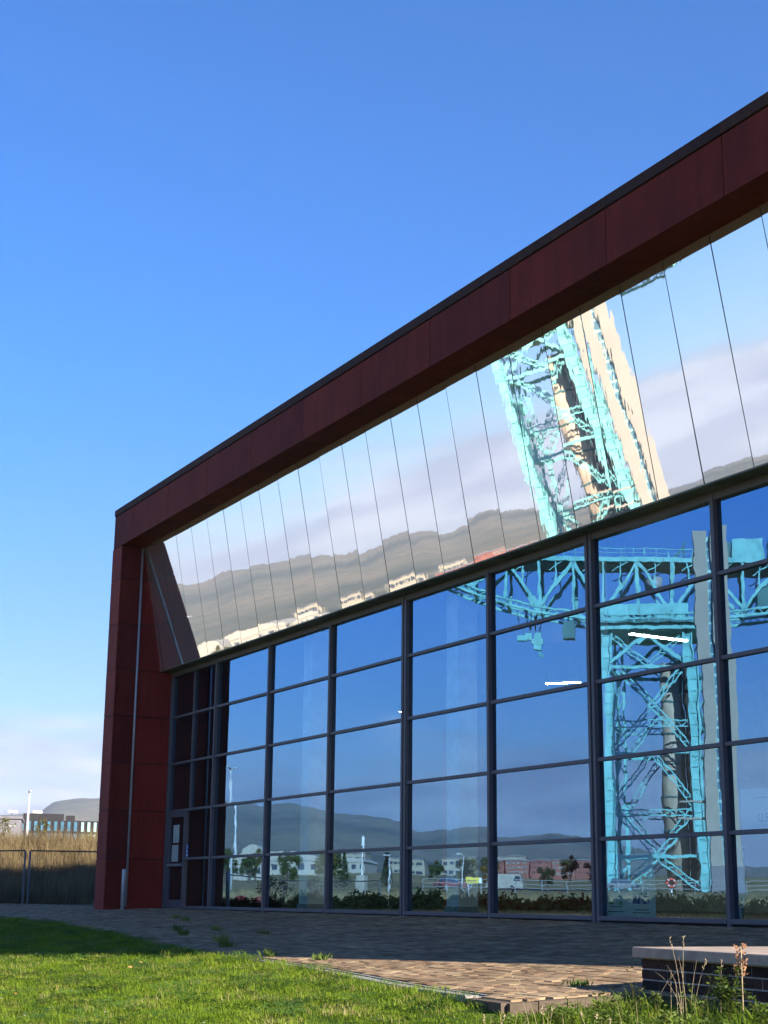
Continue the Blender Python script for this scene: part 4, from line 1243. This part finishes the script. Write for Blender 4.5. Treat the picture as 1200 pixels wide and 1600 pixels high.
for x in (-9.5, 3.0):
    MB().beam((x, 0, ztop(x) + .2), (x + 2.4, 0, ztop(x) + 2.6), .3, .3).beam((x + 2.2, 0, ztop(x) + .2), (x + 2.4, 0, ztop(x) + 3.2), .2, .2).build('hoist_stay', CD, crane)
MB().tube([(1.0, 1.2, 39.2), (1.0, 1.2, 40.8)], 1.2, 14).build('winch_drum', M['rod'], crane, True)
# machinery house on the short arm
MB().box(8.6, 11.0, -2.8, 2.8, ztop(9) + .1, ztop(9) + 2.6).build('winding_gear', CD, crane)
MB().box(11.2, 15.4, -3.2, 3.4, ztop(12) + .1, ztop(12) + 2.9).build('machinery_house', CR, crane)
MB().box(16.2, 21.5, -3.2, 3.4, ztop(18) + .1, ztop(18) + 3.5).build('machinery_house', CR, crane)
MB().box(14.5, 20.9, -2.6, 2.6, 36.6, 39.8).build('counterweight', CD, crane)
# trolley, ropes and hook
mb = MB()
for dx in (-1.6, -.5, .5, 1.2): mb.beam((-16.2 + dx, 0, 37.0), (-16.2 + dx * .7, 0, 33.8), .14, .14)
mb.build('hoist_rope', CD, crane)
MB().box(-18.2, -17.0, -.5, .5, 32.9, 33.6).box(-17.2, -16.2, -.4, .4, 33.0, 34.0).box(-15.9, -15.2, -.4, .4, 31.6, 33.9).box(-16.2, -14.9, -.4, .4, 32.4, 33.1).build('hook_block', CR, crane)
MB().tube([(-15.5, 0, 31.7), (-15.5, 0, 31.0), (-15.2, 0, 30.6), (-14.8, 0, 31.0)], .16, 6).build('hook', CR, crane)
MB().box(-11.9, -10.2, 1.6, 3.6, 32.7, 34.9).build('operator_cab', CD, crane)
MB().beam((-11, 2.6, 34.9), (-11, 2.6, 35.6), .3, .3).build('cab_hanger', CD, crane)

# lift tower beside the crane
lt = thing('lift_tower', 'slender cream lift tower with window strip right beside the crane', 'tower', (-95.9, -99.8, 1.4), math.atan2(-.787, .617))
MB().box(-1.7, -.4, -1.6, 1.6, 2.6, 39.6).build('shaft', M['cream'], lt)
MB().box(.13, 1.7, -1.6, 1.6, 2.6, 40.0).build('stair_shaft', M['cream'], lt)
MB().box(-1.8, 1.8, -1.75, 1.75, -.5, 2.58).build('plinth', M['wall_grey'], lt)
MB().box(-.398, .128, -1.3, 1.0, 2.6, 39).build('glazing_strip', M['greenglass'], lt)
gmsh = MB().box(-.32, .05, 1.002, 1.03, .12, 1.0).mesh('window')
for k in range(30):
    link('window', gmsh, M['darkglass'] if k % 3 else M['blueglass'], lt, (0, 0, 3.2 + k * 1.18))
for z in (7.2, 9.0):
    MB().box(-4.6, -1.71, -.5, .5, z, z + .2).build('balcony', M['cream'], lt)

# ------------------------------------------------------------------ other things mirrored in the glass
def hline(px):        # horizontal direction of the reflected ray through a column of the facade
    return None
hedge_rng = random.Random(12)
HK = []
for i in range(3):
    q = random.Random(140 + i)
    HK.append((tree_kind(40 + i, 1.0, 1.2, 10, .1)[0], crown_mesh(40 + i, [(q.uniform(-1, 1), q.uniform(-.45, .45), q.uniform(.05, .72), q.uniform(.2, .32)) for _ in range(40)], 6500, .11)))
hx0, hy0, hx1, hy1 = -13.0, -10.4, 9.0, -29.0
n = 44
for k in range(n):
    t = k / (n - 1); x = hx0 + (hx1 - hx0) * t + hedge_rng.gauss(0, .3); y = hy0 + (hy1 - hy0) * t + hedge_rng.gauss(0, .3)
    z = z_ground(x, y) - .12
    o = thing('low_shrub', 'low dark green shrub added to darken the mirrored ground', 'shrub', (x, y, z), hedge_rng.uniform(0, 6.28), 'low dark shrubs facing the hall')
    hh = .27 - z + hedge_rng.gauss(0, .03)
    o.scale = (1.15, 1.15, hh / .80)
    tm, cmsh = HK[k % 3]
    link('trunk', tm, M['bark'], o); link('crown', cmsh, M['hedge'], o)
for (x, y) in ((-10.6, -6.2), (-11.4, -5.4), (-10.2, -7.6), (-9.6, -8.4), (-12.2, -4.8), (-10.9, -6.9)):  # extra shrubs added to darken mirrored ground the hall's shadow does not reach
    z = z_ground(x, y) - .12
    o = thing('low_shrub', 'low dark green shrub added to darken the mirrored ground', 'shrub', (x, y, z), hedge_rng.uniform(0, 6.28), 'low dark shrubs facing the hall')
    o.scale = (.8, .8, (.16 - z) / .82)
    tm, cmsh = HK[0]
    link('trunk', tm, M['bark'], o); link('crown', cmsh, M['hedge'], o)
SG = 'taller shrubs mirrored at the left end of the glass'
for k, (x, y, s, kd, mt) in enumerate([(-17.6, -10.7, .75, 'thin', 'hedge'), (-19.3, -12.1, .62, 'thin', 'hedge'), (-21.8, -14.6, .68, 'thin', 'hedge'), (-22.5, -15.9, .5, 'bush', 'leaf'), (-18.8, -9.4, .35, 'bush', 'hedge'), (-16.8, -11.5, .33, 'bush', 'leaf'), (-14.5, -17.0, .4, 'bush', 'autumn'), (-13.6, -19.0, .36, 'bush', 'autumn')]):
    tree(kd, x, y, s, ['straggly dark shrub near the fence', 'thin leafy shrub beyond the fence', 'straggly shrub by the white cabinet', 'rounded shrub beyond the fence', 'low dark bush beside the red bins', 'low bush before the fence', 'yellowing bush in the dry grass', 'smaller yellowing bush in the dry grass'][k], SG, mt, 'shrub')
# dry grassland between the forecourt and the quay
def strip_patch(x0, y0, x1, y1, w, n):
    v = []; f = []
    d = Vector((x1 - x0, y1 - y0)); L = d.length; d /= L; nn = Vector((-d.y, d.x))
    for i in range(n + 1):
        for j in range(5):
            p = Vector((x0, y0)) + d * L * i / n + nn * w * (j / 4 - .5)
            v.append((p.x, p.y, z_ground(p.x, p.y) - .03))
    for i in range(n):
        for j in range(4): f.append((i * 5 + j, (i + 1) * 5 + j, (i + 1) * 5 + j + 1, i * 5 + j + 1))
    me = D.meshes.new('patch'); me.from_pydata(v, [], f); return me
tag(scatter('meadow_grass', strip_patch(-50, -20, -12, -66, 26, 24), drypool, 1.6, 41, 0.6, 1.1, 0.2), 'dry straw meadow between the lawn and the quay')
tag(scatter('fence_grass', strip_patch(-17.0, -3.6, -21.5, -19.5, 4.0, 12), brown, 5, 43, 0.35, .75, 0.2), 'brown grass along the far side of the fence')
# street lamps
LG = 'white street lamps beyond the lawn'
lamp_post('street_lamp', 'tall twin arm white street lamp at the left end of the glass', -72.6, -32.3, 9.0, 1.0, R(40), LG, True, r=.11)
lamp_post('street_lamp', 'white street lamp with bent arm above the yellow sign', -82.8, -58.5, 3.2, .5, R(100), LG, r=.07)
lamp_post('street_lamp', 'white street lamp in front of the white halls', -62, -40.0, 2.6, .4, R(60), LG, r=.04)
# cabinet with antenna
cb = thing('equipment_cabinet', 'pale grey equipment cabinet with a thin antenna mast', 'cabinet', (-56, -34.7, z_ground(-56, -34.7)), R(50))
bevelled_me = bevelled(MB().box(-.36, .36, -.3, .3, 0, 1.35).mesh('body'), .02)
link('body', bevelled_me, M['wall_white'], cb)
MB().box(-.33, -.01, .302, .315, .1, 1.25).build('door', M['wall_grey'], cb); MB().box(.01, .33, .302, .315, .1, 1.25).build('door', M['wall_grey'], cb)
MB().tube([(0, 0, 1.35), (0, 0, 4.0)], .05, 6).build('mast', M['white'], cb)
MB().tube([(-.2, 0, 3.3), (-.2, 0, 3.9)], .07, 6).tube([(.2, 0, 3.3), (.2, 0, 3.9)], .07, 6).beam((-.2, 0, 3.4), (.2, 0, 3.4), .05, .05).build('antenna', M['white'], cb)
# notice board on posts
sg = thing('site_sign', 'long yellow and white site sign on two posts', 'sign', (-48.1, -38.4, z_ground(-48.1, -38.4)), math.atan2(-.79, .6))
ys = plain('yellow_paint', (0.75, 0.55, 0.06), 0.5)
zz_ = 1.5 - z_ground(-48.1, -38.4)
MB().box(-.5, .22, 0, .03, zz_ - .18, zz_ + .18).build('yellow_panel', ys, sg)
MB().box(.224, .5, 0, .03, zz_ - .18, zz_ + .18).build('white_panel', M['white'], sg)
MB().box(-.45, -.39, -.06, -.002, -.2, zz_ + .15).build('post', M['rod'], sg); MB().box(.39, .45, -.06, -.002, -.2, zz_ + .15).build('post', M['rod'], sg)
MB().box(-.42, .14, .031, .035, zz_ - .02, zz_ + .02).box(-.42, .10, .031, .035, zz_ - .11, zz_ - .08).build('print', M['ink'], sg)
# red bins
for k, (x, y) in enumerate([(-18.05, -9.75), (-17.75, -10.35)]):
    o = thing('red_bin', ['round red litter bin left of its pair', 'round red litter bin right of its pair'][k], 'bin', (x, y, z_ground(x, y)), 0, 'red bins near the fence')
    rb = D.materials.get('red_plastic') or plain('red_plastic', (0.17, 0.020, 0.016), 0.5)
    MB().tube([(0, 0, -.1), (0, 0, .05), (0, 0, .78), (0, 0, .84)], [.19, .19, .22, .22], 14).build('body', rb, o, True)
    MB().tube([(0, 0, .85), (0, 0, .95), (0, 0, 1.0)], [.23, .2, .08], 14).build('lid', rb, o, True)
# lifebuoy on its post
lb = thing('lifebuoy', 'orange red lifebuoy ring on a post before the crane', 'lifebuoy', (-45.0, -51.6, z_ground(-45, -51.6)), math.atan2(-.787, .617))
zc = 1.45 - z_ground(-45, -51.6)
MB().tube([(0, 0, -.3), (0, 0, zc + .25)], .05, 8).build('post', M['white'], lb)
MB().box(-.3, .3, .05, .08, zc - .3, zc + .3).build('back_board', M['wall_dark'], lb)
mb = MB(); mb.tube([(.25 * math.cos(t * math.pi / 12), .16, zc + .25 * math.sin(t * math.pi / 12)) for t in range(25)], .085, 8, False)
mb.build('ring', plain('lifebuoy_red', (0.62, 0.08, 0.05), 0.5), lb, True)
mb = MB()
for a in (45, 135, 225, 315):
    t = R(a); mb.tube([(.25 * math.cos(t - .12), .16, zc + .25 * math.sin(t - .12)), (.25 * math.cos(t + .12), .16, zc + .25 * math.sin(t + .12))], .09, 8)
mb.build('band', M['white'], lb, True)
# quay railing
M['railing'] = plain('grey_railing', (0.26, 0.27, 0.27), 0.6)
qr = thing('quay_railing', 'long pale railing along the quay below the crane', 'railing')
A = Vector((-86, -56)); B = Vector((-40, -122)); L = (B - A).length; dd = (B - A) / L
k = 0
pm_ = MB().box(-.03, .03, -.03, .03, -.1, 1.1).mesh('post')
while k * 2.2 < L:
    p = A + dd * k * 2.2; link('post', pm_, M['railing'], qr, (p.x, p.y, z_ground(p.x, p.y))); k += 1
for h in (.4, .75, 1.1):
    mb = MB(); q = 0
    while q < L:
        a = A + dd * q; b = A + dd * min(L, q + 10); mb.beam((a.x, a.y, z_ground(a.x, a.y) + h), (b.x, b.y, z_ground(b.x, b.y) + h), .04, .04); q += 10
    mb.build('rail', M['railing'], qr)
# white halls far away
def vault(name, label, loc, rz, W, H, DP, eave, group):
    o = thing(name, label, 'building', loc, rz, group)
    MB().box(-W / 2, W / 2, -DP / 2, DP / 2, -5, eave).build('wall', M['wall_white'], o)
    mb = MB(); n = 14; pr = []
    for i in range(n + 1):
        t = math.pi * i / n; pr.append((-(W / 2 + .3) * math.cos(t), eave + .02 + (H - eave) * math.sin(t)))
    for (a, za), (b, zb) in zip(pr, pr[1:]):
        mb.face([(a, -DP / 2 - .3, za), (b, -DP / 2 - .3, zb), (b, DP / 2 + .3, zb), (a, DP / 2 + .3, za)])
    mb.face([(a, DP / 2 + .3, z) for a, z in pr]); mb.face([(a, -DP / 2 - .3, z) for a, z in reversed(pr)])
    mb.build('roof', M['wall_white'], o)
    for i in range(5):
        MB().box(-W / 2 + W * (i + .3) / 5, -W / 2 + W * (i + .7) / 5, DP / 2, DP / 2 + .06, eave * .3, eave * .75).build('window', M['darkglass'], o)
    return o
HG = 'white roofed halls far beyond the lawn'
rzh = math.atan2(-.79, .6)
vault('domed_hall', 'white domed hall behind the left end of the fence', (-284, -126, 4.2), rzh, 6.0, 7.4, 6, 3.0, HG)
vault('long_hall', 'long white hall with shallow arched roof', (-415, -199, 8.0), rzh, 21, 6.0, 30, 3.6, HG)
vault('long_hall', 'smaller white arched hall right of the long hall', (-408, -215, 8.0), rzh, 12, 4.4, 24, 3.0, HG)
# a row of cream flats
M['cream_flat'] = plain('cream_render', (0.30, 0.26, 0.19), 0.7)
for k in range(6):
    x = -470 + 9.5 * k; y = -205 - 15.5 * k
    facade_block('cream_flats', ['cream block of flats leftmost of the far row', 'second cream block in the far row', 'third cream block in the far row', 'fourth cream block in the far row', 'fifth cream block in the far row', 'cream block of flats rightmost of the far row'][k], 'building', (x, y, 8), rzh + math.pi, 12, 5.6 + (k % 3) * .8, 9, M['cream_flat'], 5, 2, M['darkglass'], M['cream_flat'], .5, 'row of cream flats', .45, M['wall_grey'])
# brick flats
for k in range(5):
    x = -342 + 3.7 * k; y = -226 - 5.4 * k
    facade_block('brick_flats', ['red brick flats at the left end of the terrace', 'red brick flats second in the terrace', 'red brick flats in the middle of the terrace', 'red brick flats fourth in the terrace', 'red brick flats at the right end of the terrace'][k], 'building', (x, y, 7.6), rzh + math.pi, 6.3, 3.9, 8, M['wall_brick'], 3, 3, M['darkglass'], M['wall_white'] if k % 2 else M['wall_brick'], .4, 'terrace of red brick flats', .42, M['wall_grey'])
# parked van and cars across the meadow
def vehicle(name, label, x, y, rz, L, H, col, van):
    o = thing(name, label, 'van' if van else 'car', (x, y, z_ground(x, y)), rz, 'vehicles parked across the meadow')
    bm_ = bevelled(MB().box(-L / 2, L / 2, -.85, .85, .3, .3 + (H - .3) * (.98 if van else .52)).mesh('body'), .12, 2)
    link('body', bm_, col, o)
    if van: MB().box(L / 2 - .62, L / 2 - .1, -.87, .87, H * .55, H * .85).build('window', M['darkglass'], o)
    else:
        link('cabin', bevelled(MB().hexa([(-L * .36, -.75, H * .6), (L * .25, -.75, H * .6), (L * .25, .75, H * .6), (-L * .36, .75, H * .6), (-L * .26, -.62, H), (L * .1, -.62, H), (L * .1, .62, H), (-L * .26, .62, H)]).mesh('cabin'), .06), M['darkglass'], o)
    for sx in (-.3, .3):
        for sy in (-.8, .8): MB().tube([(sx * L, sy - .1, .32), (sx * L, sy + .1, .32)], .32, 12).build('wheel', M['joint'], o)
vehicle('parked_van', 'white van parked before the brick flats', -131.3, -94, rzh, 4.6, 2.0, M['wall_white'], True)
vehicle('parked_car', 'red car parked left of the white van', -128, -84, rzh, 4.1, 1.45, D.materials['red_plastic'], False)
vehicle('parked_car', 'pale grey car parked right of the white van', -120, -104, rzh, 4.2, 1.45, M['wall_grey'], False)
# far trees mirrored beyond the meadow
TG = 'trees beyond the meadow'
tr = random.Random(77)
FT = [(-98, -71, .55, 'broad'), (-95, -76, .5, 'broad'), (-104, -68, .6, 'tall'), (-125, -66, .8, 'broad'), (-118, -58, .75, 'broad'), (-122, -51, .8, 'broad'), (-128, -45, .85, 'broad'), (-132, -72, .7, 'pine'), (-140, -60, .9, 'broad'), (-150, -80, .8, 'tall'),
      (-175, -140, 1.0, 'broad'), (-165, -128, .9, 'tall'), (-160, -150, 1.0, 'broad'), (-120, -150, .9, 'broad'), (-108, -155, 1.0, 'broad'), (-95, -160, .9, 'tall'), (-80, -150, .9, 'broad'), (-200, -130, 1.1, 'broad'), (-210, -120, 1.0, 'pine'), (-240, -160, 1.2, 'broad'), (-225, -100, 1.0, 'broad'), (-250, -112, 1.2, 'tall'), (-235, -90, 1.1, 'broad')]
near_words = {0: 'dark rounded tree left of the brick flats', 1: 'smaller rounded tree beside the first rounded tree', 2: 'slender tree left of the rounded pair', 7: 'dark conifer among the far trees', 18: 'tall dark conifer below the hills'}
for k, (x, y, s, kd) in enumerate(FT):
    tree(kd, x, y, s, near_words.get(k, 'green tree in the far belt mirrored below the hills'), TG if k not in near_words else None, 'leaf' if tr.random() < .7 else 'autumn', 'tree')

# a strip of pale stones in the rough grass by the drain end
mb = MB(); q = random.Random(3)
for _ in range(160):
    x, y = 29.22 + q.gauss(0, .13), -8.52 + q.gauss(0, .13); z = z_lawn(x, y) + .02; r = q.uniform(.008, .022)
    mb.hexa([(x - r, y - r, z - .02), (x + r, y - r * .8, z - .02), (x + r * .9, y + r, z - .02), (x - r * .7, y + r, z - .02), (x - r * .6, y - r * .6, z + r), (x + r * .6, y - r * .5, z + r * 1.1), (x + r * .5, y + r * .6, z + r * .9), (x - r * .5, y + r * .6, z + r)])
tag(mb.build('gravel', M['concrete']), 'pale stones lying in the grass by the drain end', kind='stuff')

# ------------------------------------------------------------------ haze
t = MT('haze_air')
pv = t.n('ShaderNodeVolumePrincipled')
pv.inputs['Color'].default_value = (0.80, 0.84, 1.0, 1)
pv.inputs['Density'].default_value = 0.000085
pv.inputs['Anisotropy'].default_value = 0.0
t.l(pv.outputs[0], t.out.inputs['Volume'])
tag(MB().box(-5500, 5500, -5500, 5500, -4, 480).build('haze', t.m), kind='stuff')
